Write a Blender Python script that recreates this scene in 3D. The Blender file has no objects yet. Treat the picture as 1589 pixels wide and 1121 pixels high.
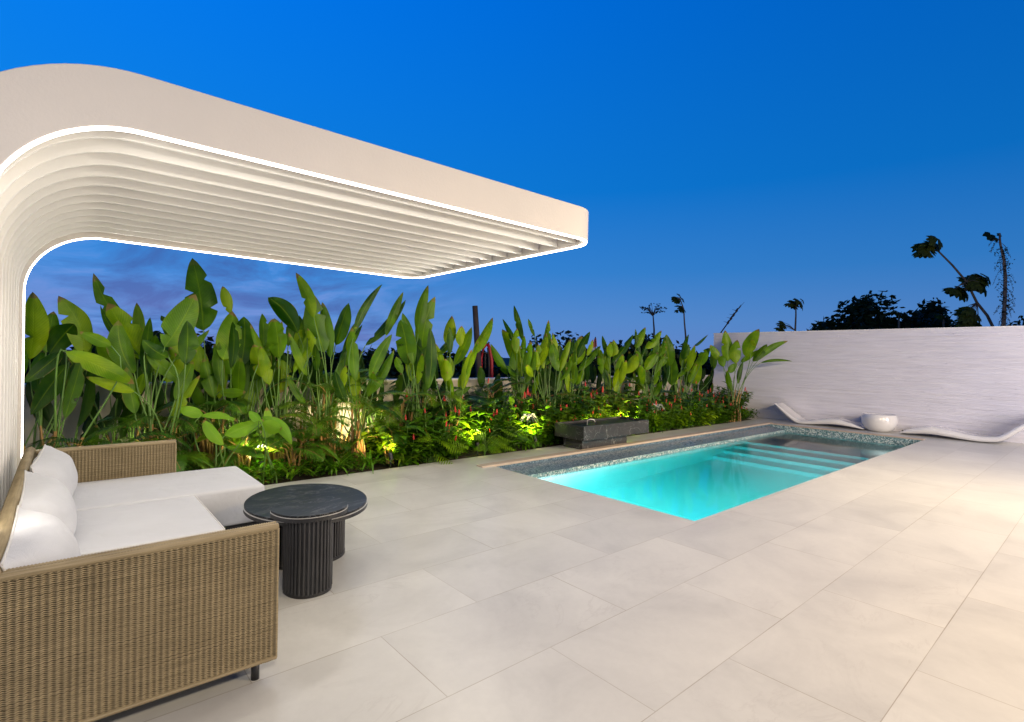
import bpy, math, random
import numpy as np
from mathutils import Vector, Matrix
random.seed(7)
scene = bpy.context.scene
C = scene.collection
PI = math.pi

# ------------------------------------------------------------------ camera
F_PX, YAW, PITCH, ROLL, H = 812.19, 0.862661, 0.0067542, 0.0196504, 1.415
_fw = Vector((math.cos(YAW) * math.cos(PITCH), math.sin(YAW) * math.cos(PITCH), -math.sin(PITCH)))
_r0 = Vector((math.sin(YAW), -math.cos(YAW), 0)); _u0 = _r0.cross(_fw)
_r = _r0 * math.cos(ROLL) + _u0 * math.sin(ROLL); _u = _r.cross(_fw)
cam_d = bpy.data.cameras.new('camera'); cam = bpy.data.objects.new('camera', cam_d); C.objects.link(cam)
cam_d.sensor_width = 36.0; cam_d.lens = F_PX / 1589 * 36.0
cam_d.clip_start = 0.05; cam_d.clip_end = 5000
m = Matrix((( _r.x, _u.x, -_fw.x, 0), (_r.y, _u.y, -_fw.y, 0), (_r.z, _u.z, -_fw.z, H), (0, 0, 0, 1)))
cam.matrix_world = m
scene.camera = cam
CAM = Vector((0, 0, H))

def ray(px, py):
    return _r * ((px - 794.5) / F_PX) - _u * ((py - 560.5) / F_PX) + _fw
def onY(px, py, Y):
    d = ray(px, py); return CAM + d * (Y / d.y)
def at(px, py, D):
    return CAM + ray(px, py) * D
def depth(p):
    return (Vector(p) - CAM).dot(_fw)

# ------------------------------------------------------------------ render look
scene.view_settings.view_transform = 'Standard'
scene.view_settings.look = 'None'
scene.view_settings.exposure = 0.0
scene.view_settings.gamma = 1.0
scene.cycles.use_denoising = True
scene.cycles.max_bounces = 10
scene.cycles.transmission_bounces = 8
scene.cycles.transparent_max_bounces = 12
scene.cycles.sample_clamp_indirect = 6.0
scene.cycles.caustics_refractive = False
scene.cycles.caustics_reflective = False

# ------------------------------------------------------------------ node helpers
def nn(nt, t, **k):
    n = nt.nodes.new(t)
    for a, b in k.items():
        if hasattr(n, a): setattr(n, a, b)
    return n
def mth(nt, op, a, b=None, c=None):
    n = nt.nodes.new('ShaderNodeMath'); n.operation = op
    for i, v in enumerate((a, b, c)):
        if v is None: continue
        if isinstance(v, (int, float)): n.inputs[i].default_value = v
        else: nt.links.new(v, n.inputs[i])
    return n.outputs[0]
def ramp(nt, fac, stops, interp='LINEAR'):
    n = nt.nodes.new('ShaderNodeValToRGB'); n.color_ramp.interpolation = interp
    e = n.color_ramp.elements
    while len(e) < len(stops): e.new(0.5)
    for i, (p, c) in enumerate(stops):
        e[i].position = p; e[i].color = (c[0], c[1], c[2], 1)
    nt.links.new(fac, n.inputs[0]); return n.outputs[0]
def mixc(nt, fac, a, b, mode='MIX'):
    n = nt.nodes.new('ShaderNodeMix'); n.data_type = 'RGBA'; n.blend_type = mode
    for sock, v in ((n.inputs[0], fac), (n.inputs[6], a), (n.inputs[7], b)):
        if isinstance(v, (int, float)): sock.default_value = v
        elif isinstance(v, (tuple, list)): sock.default_value = (v[0], v[1], v[2], 1)
        else: nt.links.new(v, sock)
    return n.outputs[2]
def noise(nt, vec, scale, detail=4, rough=.55, dist=0, dim='3D'):
    n = nt.nodes.new('ShaderNodeTexNoise')
    n.noise_dimensions = dim
    n.inputs['Scale'].default_value = scale; n.inputs['Detail'].default_value = detail
    n.inputs['Roughness'].default_value = rough; n.inputs['Distortion'].default_value = dist
    if vec is not None: nt.links.new(vec, n.inputs['Vector'])
    return n.outputs[0]
def mapping(nt, vec, scale=(1, 1, 1), rot=(0, 0, 0), loc=(0, 0, 0)):
    n = nt.nodes.new('ShaderNodeMapping'); nt.links.new(vec, n.inputs[0])
    n.inputs['Scale'].default_value = scale; n.inputs['Rotation'].default_value = rot; n.inputs['Location'].default_value = loc
    return n.outputs[0]
def bump(nt, h, strength=.3, dist=.01):
    n = nt.nodes.new('ShaderNodeBump'); n.inputs['Strength'].default_value = strength
    n.inputs['Distance'].default_value = dist; nt.links.new(h, n.inputs['Height']); return n.outputs[0]
def new_mat(name):
    mt = bpy.data.materials.new(name); mt.use_nodes = True
    nt = mt.node_tree; nt.nodes.clear()
    out = nt.nodes.new('ShaderNodeOutputMaterial'); p = nt.nodes.new('ShaderNodeBsdfPrincipled')
    nt.links.new(p.outputs[0], out.inputs[0])
    return mt, nt, p, out
def obj_co(nt):
    return nt.nodes.new('ShaderNodeTexCoord').outputs['Object']
def geo_co(nt):
    return nt.nodes.new('ShaderNodeNewGeometry').outputs['Position']
def sep(nt, v):
    n = nt.nodes.new('ShaderNodeSeparateXYZ'); nt.links.new(v, n.inputs[0]); return n.outputs
def comb(nt, x, y, z=0.0):
    n = nt.nodes.new('ShaderNodeCombineXYZ')
    for i, v in enumerate((x, y, z)):
        if isinstance(v, (int, float)): n.inputs[i].default_value = v
        else: nt.links.new(v, n.inputs[i])
    return n.outputs[0]
def put(nt, v, sock):
    if isinstance(v, (int, float)): sock.default_value = v
    elif isinstance(v, tuple): sock.default_value = (*v, 1)
    else: nt.links.new(v, sock)

# ------------------------------------------------------------------ world: clear dusk sky with low streaky cloud
w = bpy.data.worlds.new('World'); scene.world = w; w.use_nodes = True
nt = w.node_tree; nt.nodes.clear()
out = nt.nodes.new('ShaderNodeOutputWorld'); bg = nt.nodes.new('ShaderNodeBackground')
nt.links.new(bg.outputs[0], out.inputs[0])
tc = nt.nodes.new('ShaderNodeTexCoord').outputs['Generated']
sx, sy, sz = sep(nt, tc)
el = mth(nt, 'MAXIMUM', sz, 0.0)
base = ramp(nt, el, [(0.0, (.135, .25, .60)), (.07, (.095, .26, .63)), (.16, (.036, .225, .64)), (.30, (.004, .185, .66)),
                     (.56, (.0, .150, .70)), (.78, (.0, .05, .26)), (1.0, (.0, .03, .16))])
# the side the sun set on (left of the view) is a little brighter
side = mth(nt, 'MULTIPLY_ADD', sx, -.55, mth(nt, 'MULTIPLY', sy, .45))
side = mth(nt, 'MULTIPLY_ADD', side, mth(nt, 'MULTIPLY_ADD', el, .75, .20), 1.0)
behind = ramp(nt, mth(nt, 'MULTIPLY_ADD', sx, .65, mth(nt, 'MULTIPLY', sy, .76)), [(0.0, (.35, .35, .35)), (.35, (1, 1, 1))])
side = mth(nt, 'MULTIPLY', side, behind)
sky = mixc(nt, 1.0, base, comb(nt, side, side, side), 'MULTIPLY')
# clouds: project on a plane so that they flatten toward the horizon
dz = mth(nt, 'ADD', el, .10)
cx_ = mth(nt, 'DIVIDE', sx, dz); cy_ = mth(nt, 'DIVIDE', sy, dz)
cv = comb(nt, cx_, cy_, 0.0)
cn = noise(nt, mapping(nt, cv, (1.1, .55, 1), (0, 0, .65)), 1.3, 6, .6, .5)
cn2 = noise(nt, mapping(nt, cv, (1, 1, 1), (0, 0, .3), (7, 3, 0)), .55, 4, .5, .2)
low = ramp(nt, el, [(0.0, (1, 1, 1)), (.17, (1, 1, 1)), (.30, (0, 0, 0))])
lefty = ramp(nt, mth(nt, 'MULTIPLY_ADD', sx, -1, sy), [(0.18, (0, 0, 0)), (.52, (1, 1, 1))])
lm = mth(nt, 'MULTIPLY', low, lefty)
dark = mth(nt, 'MULTIPLY', ramp(nt, cn, [(.46, (0, 0, 0)), (.62, (1, 1, 1))]), lm)
lite = mth(nt, 'MULTIPLY', ramp(nt, cn, [(.33, (1, 1, 1)), (.47, (0, 0, 0))]), lm)
pinkfac = mth(nt, 'MULTIPLY', ramp(nt, el, [(0.0, (1, 1, 1)), (.07, (.75, .75, .75)), (.13, (0, 0, 0))]), ramp(nt, cn2, [(.38, (0, 0, 0)), (.62, (1, 1, 1))]))
c1 = mixc(nt, mth(nt, 'MULTIPLY', dark, .75), sky, (.055, .125, .40))
c2 = mixc(nt, mth(nt, 'MULTIPLY', lite, .65), c1, (.22, .34, .78))
c3 = mixc(nt, mth(nt, 'MULTIPLY', mth(nt, 'MULTIPLY', pinkfac, lefty), .40), c2, (.20, .19, .50))
put(nt, c3, bg.inputs['Color']); bg.inputs['Strength'].default_value = 1.0

# ------------------------------------------------------------------ house lamps behind the camera (warm downlights of the facade), then added fill lights
def area(name, loc, size, power, col, direction, shape='DISK', spread=PI):
    d = bpy.data.lights.new(name, 'AREA'); d.shape = shape; d.size = size; d.energy = power; d.color = col; d.spread = spread
    o = bpy.data.objects.new(name, d); C.objects.link(o); o.location = loc
    o.rotation_euler = Vector(direction).to_track_quat('-Z', 'Y').to_euler(); return o
WARM = (1.0, .74, .46); NEUT = (1.0, .90, .80)
area('house_downlight', (3.8, -0.9, 3.1), .4, 150, (1.0, .73, .40), (.12, .16, -1))
area('house_downlight', (7.6, -1.4, 3.1), .4, 165, (1.0, .80, .50), (.08, 1, -.42), 'DISK', math.radians(110))
area('house_downlight', (6.4, -1.4, 3.1), .4, 60, (1.0, .78, .50), (.1, .3, -1))
area('house_downlight', (11.4, -1.6, 3.1), .4, 50, (1.0, .84, .68), (.2, .5, -1))
area('house_downlight', (0.0, -1.2, 3.1), .4, 95, (1.0, .90, .76), (.15, .6, -1))
area('unseen_fill_light', (5.4, -3.0, 1.8), 2.4, 190, (1.0, .86, .66), (.05, 1, .12))  # unseen fill light, added to brighten the fascia and the planting
area('unseen_fill_light', (9.8, -3.4, 1.8), 2.4, 260, (1.0, .91, .93), (.3, 1, .02))  # unseen fill light, added to lift the ridged wall and the shrubs

# ------------------------------------------------------------------ mesh helpers
class MB:
    def __init__(s): s.v = []; s.f = []; s.uv = []; s.sm = []
    def add(s, vs, fs, uvs=None, smooth=False):
        o = len(s.v); s.v += [tuple(x) for x in vs]
        for f in fs:
            s.f.append(tuple(i + o for i in f)); s.sm.append(smooth)
            if uvs is not None: s.uv.append([uvs[i] for i in f])
            else: s.uv.append([(0, 0)] * len(f))
    def box(s, a, b):
        x0, y0, z0 = a; x1, y1, z1 = b
        s.add([(x0, y0, z0), (x1, y0, z0), (x1, y1, z0), (x0, y1, z0), (x0, y0, z1), (x1, y0, z1), (x1, y1, z1), (x0, y1, z1)],
              [(0, 3, 2, 1), (4, 5, 6, 7), (0, 1, 5, 4), (1, 2, 6, 5), (2, 3, 7, 6), (3, 0, 4, 7)])
    def tube(s, pts, rad, n=6, cap=True, smooth=True):
        pts = [Vector(p) for p in pts]; k = len(pts)
        if not isinstance(rad, (list, tuple)): rad = [rad] * k
        vs = []; fs = []; ref = Vector((0.13, 0.07, 1)).normalized()
        for i, p in enumerate(pts):
            t = (pts[min(i + 1, k - 1)] - pts[max(i - 1, 0)]).normalized()
            a = t.cross(ref)
            if a.length < 1e-3: a = t.cross(Vector((1, 0, 0)))
            a.normalize(); b = t.cross(a)
            for j in range(n):
                th = 2 * PI * j / n
                vs.append(p + (a * math.cos(th) + b * math.sin(th)) * rad[i])
        for i in range(k - 1):
            for j in range(n):
                fs.append((i * n + j, i * n + (j + 1) % n, (i + 1) * n + (j + 1) % n, (i + 1) * n + j))
        if cap:
            fs.append(tuple(reversed(range(n)))); fs.append(tuple((k - 1) * n + j for j in range(n)))
        s.add(vs, fs, None, smooth)
    def prism(s, poly, z0, z1, smooth=False):
        n = len(poly)
        vs = [(x, y, z0) for x, y in poly] + [(x, y, z1) for x, y in poly]
        s.add(vs, [(i, (i + 1) % n, n + (i + 1) % n, n + i) for i in range(n)], None, smooth)
        s.add(vs, [tuple(reversed(range(n))), tuple(range(n, 2 * n))], None, False)
    def lathe(s, prof, c=(0, 0, 0), n=32, smooth=True):
        k = len(prof); vs = []
        for r, z in prof:
            for j in range(n):
                th = 2 * PI * j / n; vs.append((c[0] + r * math.cos(th), c[1] + r * math.sin(th), c[2] + z))
        s.add(vs, [(i * n + j, i * n + (j + 1) % n, (i + 1) * n + (j + 1) % n, (i + 1) * n + j) for i in range(k - 1) for j in range(n)], None, smooth)
    def build(s, name, mat, parent=None, bevel=0, seg=2, subsurf=0):
        me = bpy.data.meshes.new(name); me.from_pydata(s.v, [], s.f); me.update()
        me.polygons.foreach_set('use_smooth', s.sm)
        uvl = me.uv_layers.new(name='UVMap')
        flat = [c for f in s.uv for uv in f for c in uv]
        uvl.data.foreach_set('uv', flat)
        me.materials.append(mat)
        o = bpy.data.objects.new(name, me); C.objects.link(o)
        if parent is not None: o.parent = parent
        if bevel:
            bm = o.modifiers.new('bevel', 'BEVEL'); bm.width = bevel; bm.segments = seg; bm.limit_method = 'ANGLE'; bm.angle_limit = .6
        if subsurf:
            ss = o.modifiers.new('sub', 'SUBSURF'); ss.levels = subsurf; ss.render_levels = subsurf
        return o
def thing(name, label, cat, loc=(0, 0, 0), group=None, rz=0):
    o = bpy.data.objects.new(name, None); o.empty_display_size = .1; C.objects.link(o)
    o.location = loc; o.rotation_euler = (0, 0, rz)
    o['label'] = label; o['category'] = cat
    if group: o['group'] = group
    return o
def tag(o, label, cat, group=None, kind=None):
    o['label'] = label; o['category'] = cat
    if group: o['group'] = group
    if kind: o['kind'] = kind
    return o
def struct(o, label=None):
    o['kind'] = 'structure'
    if label: o['label'] = label
    return o

# ------------------------------------------------------------------ materials
M = {}
def simple(name, col, rough=.5, metal=0.0, nscale=0, namp=.15, bstr=0, bscale=60, spec=None, coat=0):
    mt, nt, p, out = new_mat(name)
    if nscale:
        n = noise(nt, obj_co(nt), nscale, 5)
        f = ramp(nt, n, [(.3, tuple(c * (1 - namp) for c in col)), (.7, tuple(min(1, c * (1 + namp)) for c in col))])
        put(nt, f, p.inputs['Base Color'])
    else: p.inputs['Base Color'].default_value = (*col, 1)
    p.inputs['Roughness'].default_value = rough; p.inputs['Metallic'].default_value = metal
    if spec is not None: p.inputs['Specular IOR Level'].default_value = spec
    if coat: p.inputs['Coat Weight'].default_value = coat; p.inputs['Coat Roughness'].default_value = .08
    if bstr: put(nt, bump(nt, noise(nt, obj_co(nt), bscale, 4), bstr, .004), p.inputs['Normal'])
    M[name] = mt; return mt
simple('white_paint', (.88, .865, .835), .38, nscale=1.3, namp=.04, bstr=.12, bscale=90)
simple('fascia_paint', (.78, .73, .68), .45, nscale=1.0, namp=.05, bstr=.18, bscale=70)
simple('black_metal', (.018, .018, .02), .38, nscale=8, namp=.2)
simple('cream_render', (.56, .50, .40), .85, nscale=1.1, namp=.16, bstr=.35, bscale=45)
simple('soil', (.035, .024, .016), .95, nscale=9, namp=.4, bstr=1.0, bscale=30)
simple('gloss_white', (.78, .76, .73), .16, nscale=2, namp=.02, coat=.6)
simple('trunk', (.20, .15, .11), .9, nscale=7, namp=.35, bstr=.6, bscale=30)
simple('dark_pole', (.06, .045, .04), .8, nscale=6, namp=.3)
simple('red_paint', (.48, .015, .02), .45, nscale=5, namp=.15)
simple('coping_stone', (.52, .42, .33), .5, nscale=6, namp=.10, bstr=.2, bscale=60)
simple('nosing', (.80, .86, .84), .4)
simple('costus_red', (.55, .03, .02), .5)
simple('petal_white', (.80, .80, .76), .6)
simple('terrain', (.03, .045, .02), .95, nscale=.2, namp=.4)
simple('dark_foil', (.05, .045, .035), .9)

def emis(name, col, s):
    mt = bpy.data.materials.new(name); mt.use_nodes = True; nt = mt.node_tree; nt.nodes.clear()
    out = nt.nodes.new('ShaderNodeOutputMaterial'); e = nt.nodes.new('ShaderNodeEmission')
    e.inputs[0].default_value = (*col, 1); e.inputs[1].default_value = s; nt.links.new(e.outputs[0], out.inputs[0])
    M[name] = mt; return mt
emis('led', (1.0, .93, .84), 9)
emis('pool_lamp', (1.6, 1.0, .88), 350)
emis('pool_lamp_end', (1.8, 1.0, .92), 1700)
emis('shelf_fill_lamp', (1.2, 1.0, 1.0), 260)
emis('spot_lens', (1.0, .80, .36), 60)

# stone deck -------------------------------------------------------
mt, nt, p, out = new_mat('deck_tiles'); M['deck'] = mt
pos = geo_co(nt); X, Y, Z = sep(nt, pos)
row = mth(nt, 'FLOOR', mth(nt, 'DIVIDE', Y, .6))
par = mth(nt, 'ABSOLUTE', mth(nt, 'MODULO', row, 2.0))
xs = mth(nt, 'DIVIDE', mth(nt, 'SUBTRACT', mth(nt, 'SUBTRACT', X, .625), mth(nt, 'MULTIPLY', par, -.6)), 1.2)
col = mth(nt, 'FLOOR', xs)
fx = mth(nt, 'SUBTRACT', xs, col); fy = mth(nt, 'SUBTRACT', mth(nt, 'DIVIDE', Y, .6), row)
dx = mth(nt, 'MULTIPLY', mth(nt, 'MINIMUM', fx, mth(nt, 'SUBTRACT', 1.0, fx)), 1.2)
dy = mth(nt, 'MULTIPLY', mth(nt, 'MINIMUM', fy, mth(nt, 'SUBTRACT', 1.0, fy)), .6)
dj = mth(nt, 'MINIMUM', dx, dy)
jw = mth(nt, 'MULTIPLY_ADD', noise(nt, pos, 2.3, 2), .0028, .0004)
joint = mth(nt, 'LESS_THAN', dj, jw)
jsoft = ramp(nt, mth(nt, 'DIVIDE', dj, .012), [(0.0, (0, 0, 0)), (.8, (1, 1, 1))])
wn = nt.nodes.new('ShaderNodeTexWhiteNoise'); wn.noise_dimensions = '2D'; nt.links.new(comb(nt, col, row), wn.inputs[0])
off = mapping(nt, pos, (1, 1, 1))
add = nt.nodes.new('ShaderNodeVectorMath'); add.operation = 'MULTIPLY_ADD'
nt.links.new(wn.outputs['Color'], add.inputs[0]); add.inputs[1].default_value = (17, 17, 17); nt.links.new(pos, add.inputs[2])
tv = add.outputs[0]
cl = noise(nt, tv, 1.7, 6, .6, .6)
fine = noise(nt, tv, 26, 5, .6)
vn = noise(nt, mapping(nt, tv, (1.0, 1.8, 1), (0, 0, .5)), 1.15, 7, .62, 1.3)
vein = ramp(nt, mth(nt, 'ABSOLUTE', mth(nt, 'SUBTRACT', vn, .5)), [(0.0, (1, 1, 1)), (.016, (0, 0, 0))])
vmask = ramp(nt, noise(nt, tv, .9, 3), [(.5, (0, 0, 0)), (.66, (1, 1, 1))])
basec = ramp(nt, cl, [(.22, (.46, .45, .415)), (.5, (.56, .55, .51)), (.80, (.635, .625, .58))])
tone = mth(nt, 'MULTIPLY_ADD', wn.outputs['Value'], .11, .945)
basec = mixc(nt, 1.0, basec, comb(nt, tone, tone, tone), 'MULTIPLY')
basec = mixc(nt, mth(nt, 'MULTIPLY', mth(nt, 'MULTIPLY', vein, vmask), .26), basec, (.40, .375, .345))
fi = mth(nt, 'MULTIPLY_ADD', fine, .10, .95)
basec = mixc(nt, 1.0, basec, comb(nt, fi, fi, fi), 'MULTIPLY')
basec = mixc(nt, mth(nt, 'MULTIPLY', joint, mth(nt, 'MULTIPLY_ADD', noise(nt, pos, 1.4, 2), .9, .1)), basec, (.20, .145, .07))
put(nt, basec, p.inputs['Base Color'])
put(nt, mth(nt, 'MULTIPLY_ADD', cl, .08, .27), p.inputs['Roughness'])
hh = mth(nt, 'ADD', mth(nt, 'MULTIPLY', noise(nt, tv, 60, 4), .10), mth(nt, 'MULTIPLY', jsoft, .5))
put(nt, bump(nt, hh, .10, .004), p.inputs['Normal'])

# mosaic -----------------------------------------------------------
def mosaic(name, cols, size=.022, below=None, zlim=-.26):
    mt, nt, p, out = new_mat(name)
    pos = geo_co(nt); X, Y, Z = sep(nt, pos)
    n3 = [mth(nt, 'DIVIDE', a, size) for a in (X, Y, Z)]
    fl = [mth(nt, 'FLOOR', mth(nt, 'ADD', a, .013)) for a in n3]
    wn = nt.nodes.new('ShaderNodeTexWhiteNoise'); wn.noise_dimensions = '3D'; nt.links.new(comb(nt, *fl), wn.inputs[0])
    c = ramp(nt, wn.outputs['Value'], [(i / len(cols), k) for i, k in enumerate(cols)], 'CONSTANT')
    if below is not None:
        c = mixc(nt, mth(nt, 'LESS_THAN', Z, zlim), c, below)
    put(nt, c, p.inputs['Base Color']); p.inputs['Roughness'].default_value = .25
    M[name] = mt
mosaic('mosaic', [(.10, .20, .22), (.22, .34, .36), (.50, .60, .60), (.18, .30, .34), (.36, .48, .52), (.62, .70, .66), (.09, .15, .18), (.20, .34, .34)])
mosaic('ledge_mosaic', [(.07, .11, .15), (.11, .17, .22), (.15, .21, .27), (.08, .13, .18), (.19, .26, .31), (.10, .155, .20)], .018)
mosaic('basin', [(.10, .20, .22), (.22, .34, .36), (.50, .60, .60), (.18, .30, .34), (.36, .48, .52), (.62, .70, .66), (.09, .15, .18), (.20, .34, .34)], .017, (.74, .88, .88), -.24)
simple('plaster', (.60, .82, .85), .6, nscale=3, namp=.05)

# water ------------------------------------------------------------
mt = bpy.data.materials.new('pool_water'); mt.use_nodes = True; nt = mt.node_tree; nt.nodes.clear(); M['water'] = mt
out = nt.nodes.new('ShaderNodeOutputMaterial')
tr = nt.nodes.new('ShaderNodeBsdfRefraction'); tr.inputs['IOR'].default_value = 1.33; tr.inputs['Roughness'].default_value = 0.0
gl = nt.nodes.new('ShaderNodeBsdfGlossy'); gl.inputs['Roughness'].default_value = .08
fr = nt.nodes.new('ShaderNodeFresnel'); fr.inputs['IOR'].default_value = 1.33
mx = nt.nodes.new('ShaderNodeMixShader')
bn = bump(nt, noise(nt, mapping(nt, geo_co(nt), (1, 1, 1)), 2.2, 2, .4), .10, .02)
for n_ in (tr, gl, fr): nt.links.new(bn, n_.inputs['Normal'])
nt.links.new(fr.outputs[0], mx.inputs[0]); nt.links.new(tr.outputs[0], mx.inputs[1]); nt.links.new(gl.outputs[0], mx.inputs[2])
nt.links.new(mx.outputs[0], out.inputs['Surface'])
va = nt.nodes.new('ShaderNodeVolumeAbsorption'); va.inputs['Color'].default_value = (.0, .88, .905, 1); va.inputs['Density'].default_value = .88
nt.links.new(va.outputs[0], out.inputs['Volume'])

# foliage ----------------------------------------------------------
def leafmat(name, dark, light, yell, trans=.35, rough=.42, veins=True, tip=(.30, .20, .05)):
    mt = bpy.data.materials.new(name); mt.use_nodes = True; nt = mt.node_tree; nt.nodes.clear()
    out = nt.nodes.new('ShaderNodeOutputMaterial'); p = nt.nodes.new('ShaderNodeBsdfPrincipled')
    t = nt.nodes.new('ShaderNodeBsdfTranslucent'); mx = nt.nodes.new('ShaderNodeMixShader')
    mx.inputs[0].default_value = trans
    nt.links.new(p.outputs[0], mx.inputs[1]); nt.links.new(t.outputs[0], mx.inputs[2]); nt.links.new(mx.outputs[0], out.inputs[0])
    oi = nt.nodes.new('ShaderNodeObjectInfo').outputs['Random']
    uv = nt.nodes.new('ShaderNodeUVMap').outputs[0]
    u_, v_, _ = sep(nt, uv)
    pos = geo_co(nt)
    n = noise(nt, pos, 5, 3)
    fac = mth(nt, 'ADD', mth(nt, 'MULTIPLY', oi, .85), mth(nt, 'MULTIPLY_ADD', n, .9, -.40))
    c = ramp(nt, fac, [(0.05, dark), (.55, light), (.95, yell)])
    if veins:
        au = mth(nt, 'ABSOLUTE', mth(nt, 'SUBTRACT', u_, .5))
        vv = mth(nt, 'MULTIPLY', mth(nt, 'SUBTRACT', v_, mth(nt, 'MULTIPLY', au, .35)), 150.0)
        st = mth(nt, 'MULTIPLY_ADD', mth(nt, 'SINE', vv), .5, .5)
        c = mixc(nt, mth(nt, 'MULTIPLY', st, .16), c, tuple(k * .55 for k in dark))
        rib = ramp(nt, au, [(0.0, (1, 1, 1)), (.035, (0, 0, 0))])
        c = mixc(nt, mth(nt, 'MULTIPLY', rib, .5), c, yell)
        tipf = mth(nt, 'MULTIPLY', ramp(nt, mth(nt, 'MULTIPLY_ADD', noise(nt, pos, 14, 3), .16, v_), [(.985, (0, 0, 0)), (1.04, (1, 1, 1))]), ramp(nt, oi, [(.25, (0, 0, 0)), (.5, (1, 1, 1))]))
        edge = mth(nt, 'MULTIPLY', ramp(nt, mth(nt, 'MULTIPLY_ADD', noise(nt, pos, 9, 3), .30, au), [(.645, (0, 0, 0)), (.68, (1, 1, 1))]), .8)
        c = mixc(nt, mth(nt, 'MAXIMUM', tipf, edge), c, tip)
        put(nt, bump(nt, mth(nt, 'SUBTRACT', st, mth(nt, 'MULTIPLY', rib, 1.5)), .35, .004), p.inputs['Normal'])
    if not veins:
        c = mixc(nt, 1.0, c, ramp(nt, noise(nt, pos, 11, 3), [(.35, (.55, .55, .55)), (.65, (1.25, 1.25, 1.1))]), 'MULTIPLY')
    put(nt, c, p.inputs['Base Color']); put(nt, mixc(nt, .35, c, yell), t.inputs['Color'])
    p.inputs['Roughness'].default_value = rough; p.inputs['Specular IOR Level'].default_value = .35
    M[name] = mt
leafmat('heliconia_leaf', (.015, .07, .002), (.14, .31, .003), (.38, .54, .006), .45, .34)
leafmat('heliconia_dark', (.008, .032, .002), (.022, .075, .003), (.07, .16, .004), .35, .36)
leafmat('shrub_bright', (.06, .18, .005), (.17, .36, .008), (.36, .54, .012), .4, .4, veins=False)
leafmat('young_leaf', (.14, .34, .010), (.22, .46, .015), (.32, .52, .03), .42)
leafmat('palm_leaf', (.016, .07, .005), (.06, .17, .008), (.20, .34, .015), .3, veins=False)
leafmat('shrub_leaf', (.02, .085, .005), (.09, .24, .008), (.26, .42, .012), .38, .38, veins=False)
leafmat('strap_leaf', (.04, .14, .008), (.11, .26, .012), (.24, .38, .02), .32, .4, veins=False)
leafmat('tree_leaf', (.010, .028, .008), (.020, .05, .012), (.04, .075, .012), .2, .6, veins=False)
leafmat('cecropia_leaf', (.03, .06, .010), (.07, .11, .012), (.14, .15, .02), .3, .55, veins=False)
leafmat('far_leaf', (.008, .020, .008), (.014, .034, .010), (.026, .05, .012), .15, .7, veins=False)
simple('green_stem', (.10, .20, .03), .5, nscale=4, namp=.35)
simple('cane_stem', (.30, .17, .05), .55, nscale=5, namp=.5)

# =================================================================== SETTING
def grid_slab(mb, xs, ys, holes, z0, z1):
    """flat slab over the cells of a grid, leaving holes out, with skirts where a cell has no neighbour"""
    nx, ny = len(xs) - 1, len(ys) - 1
    def solid(i, j):
        if i < 0 or j < 0 or i >= nx or j >= ny: return False
        cx, cy = (xs[i] + xs[i + 1]) / 2, (ys[j] + ys[j + 1]) / 2
        return not any(a < cx < b and c < cy < d for a, b, c, d in holes)
    for i in range(nx):
        for j in range(ny):
            if not solid(i, j): continue
            a, b, c, d = xs[i], xs[i + 1], ys[j], ys[j + 1]
            mb.add([(a, c, z1), (b, c, z1), (b, d, z1), (a, d, z1)], [(0, 1, 2, 3)])
            mb.add([(a, c, z0), (b, c, z0), (b, d, z0), (a, d, z0)], [(3, 2, 1, 0)])
            for (di, dj, p, q) in ((-1, 0, (a, d), (a, c)), (1, 0, (b, c), (b, d)), (0, -1, (a, c), (b, c)), (0, 1, (b, d), (a, d))):
                if not solid(i + di, j + dj):
                    mb.add([(*p, z0), (*q, z0), (*q, z1), (*p, z1)], [(0, 1, 2, 3)])
PX0, PX1, PY0, PY1 = 4.25, 12.43, 2.44, 4.95      # water
LEDGE = 5.29                                      # back edge of the sloping ledge
WZ = -.155
mb = MB()
grid_slab(mb, [-9, PX0, PX1 + .13, 13.6], [-7, PY0, LEDGE + .12, 5.93], [(PX0, PX1 + .13, PY0, LEDGE + .12)], -.09, 0.0)
struct(mb.build('deck', M['deck']))
mb = MB(); s_ = 3000
mb.add([(-s_, -s_, -2.4), (s_, -s_, -2.4), (s_, s_, -2.4), (-s_, s_, -2.4)], [(0, 1, 2, 3)])
struct(mb.build('ground', M['terrain']))
# planting bed soil with humps
mb = MB(); nx_, ny_ = 120, 14; vs = []
for j in range(ny_ + 1):
    for i in range(nx_ + 1):
        x = -6 + 19.6 * i / nx_; y = 5.95 + 1.5 * j / ny_
        e = 0 if j in (0, ny_) else 1
        vs.append((x, y, -.045 + e * (.03 * math.sin(x * 3.1 + y * 2) + .02 * math.sin(x * 7.3 - y * 5) + random.uniform(-.01, .012)) + .04 * j / ny_))
mb.add(vs, [(j * (nx_ + 1) + i, j * (nx_ + 1) + i + 1, (j + 1) * (nx_ + 1) + i + 1, (j + 1) * (nx_ + 1) + i) for j in range(ny_) for i in range(nx_)], None, True)
struct(mb.build('planting_bed', M['soil']))

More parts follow.
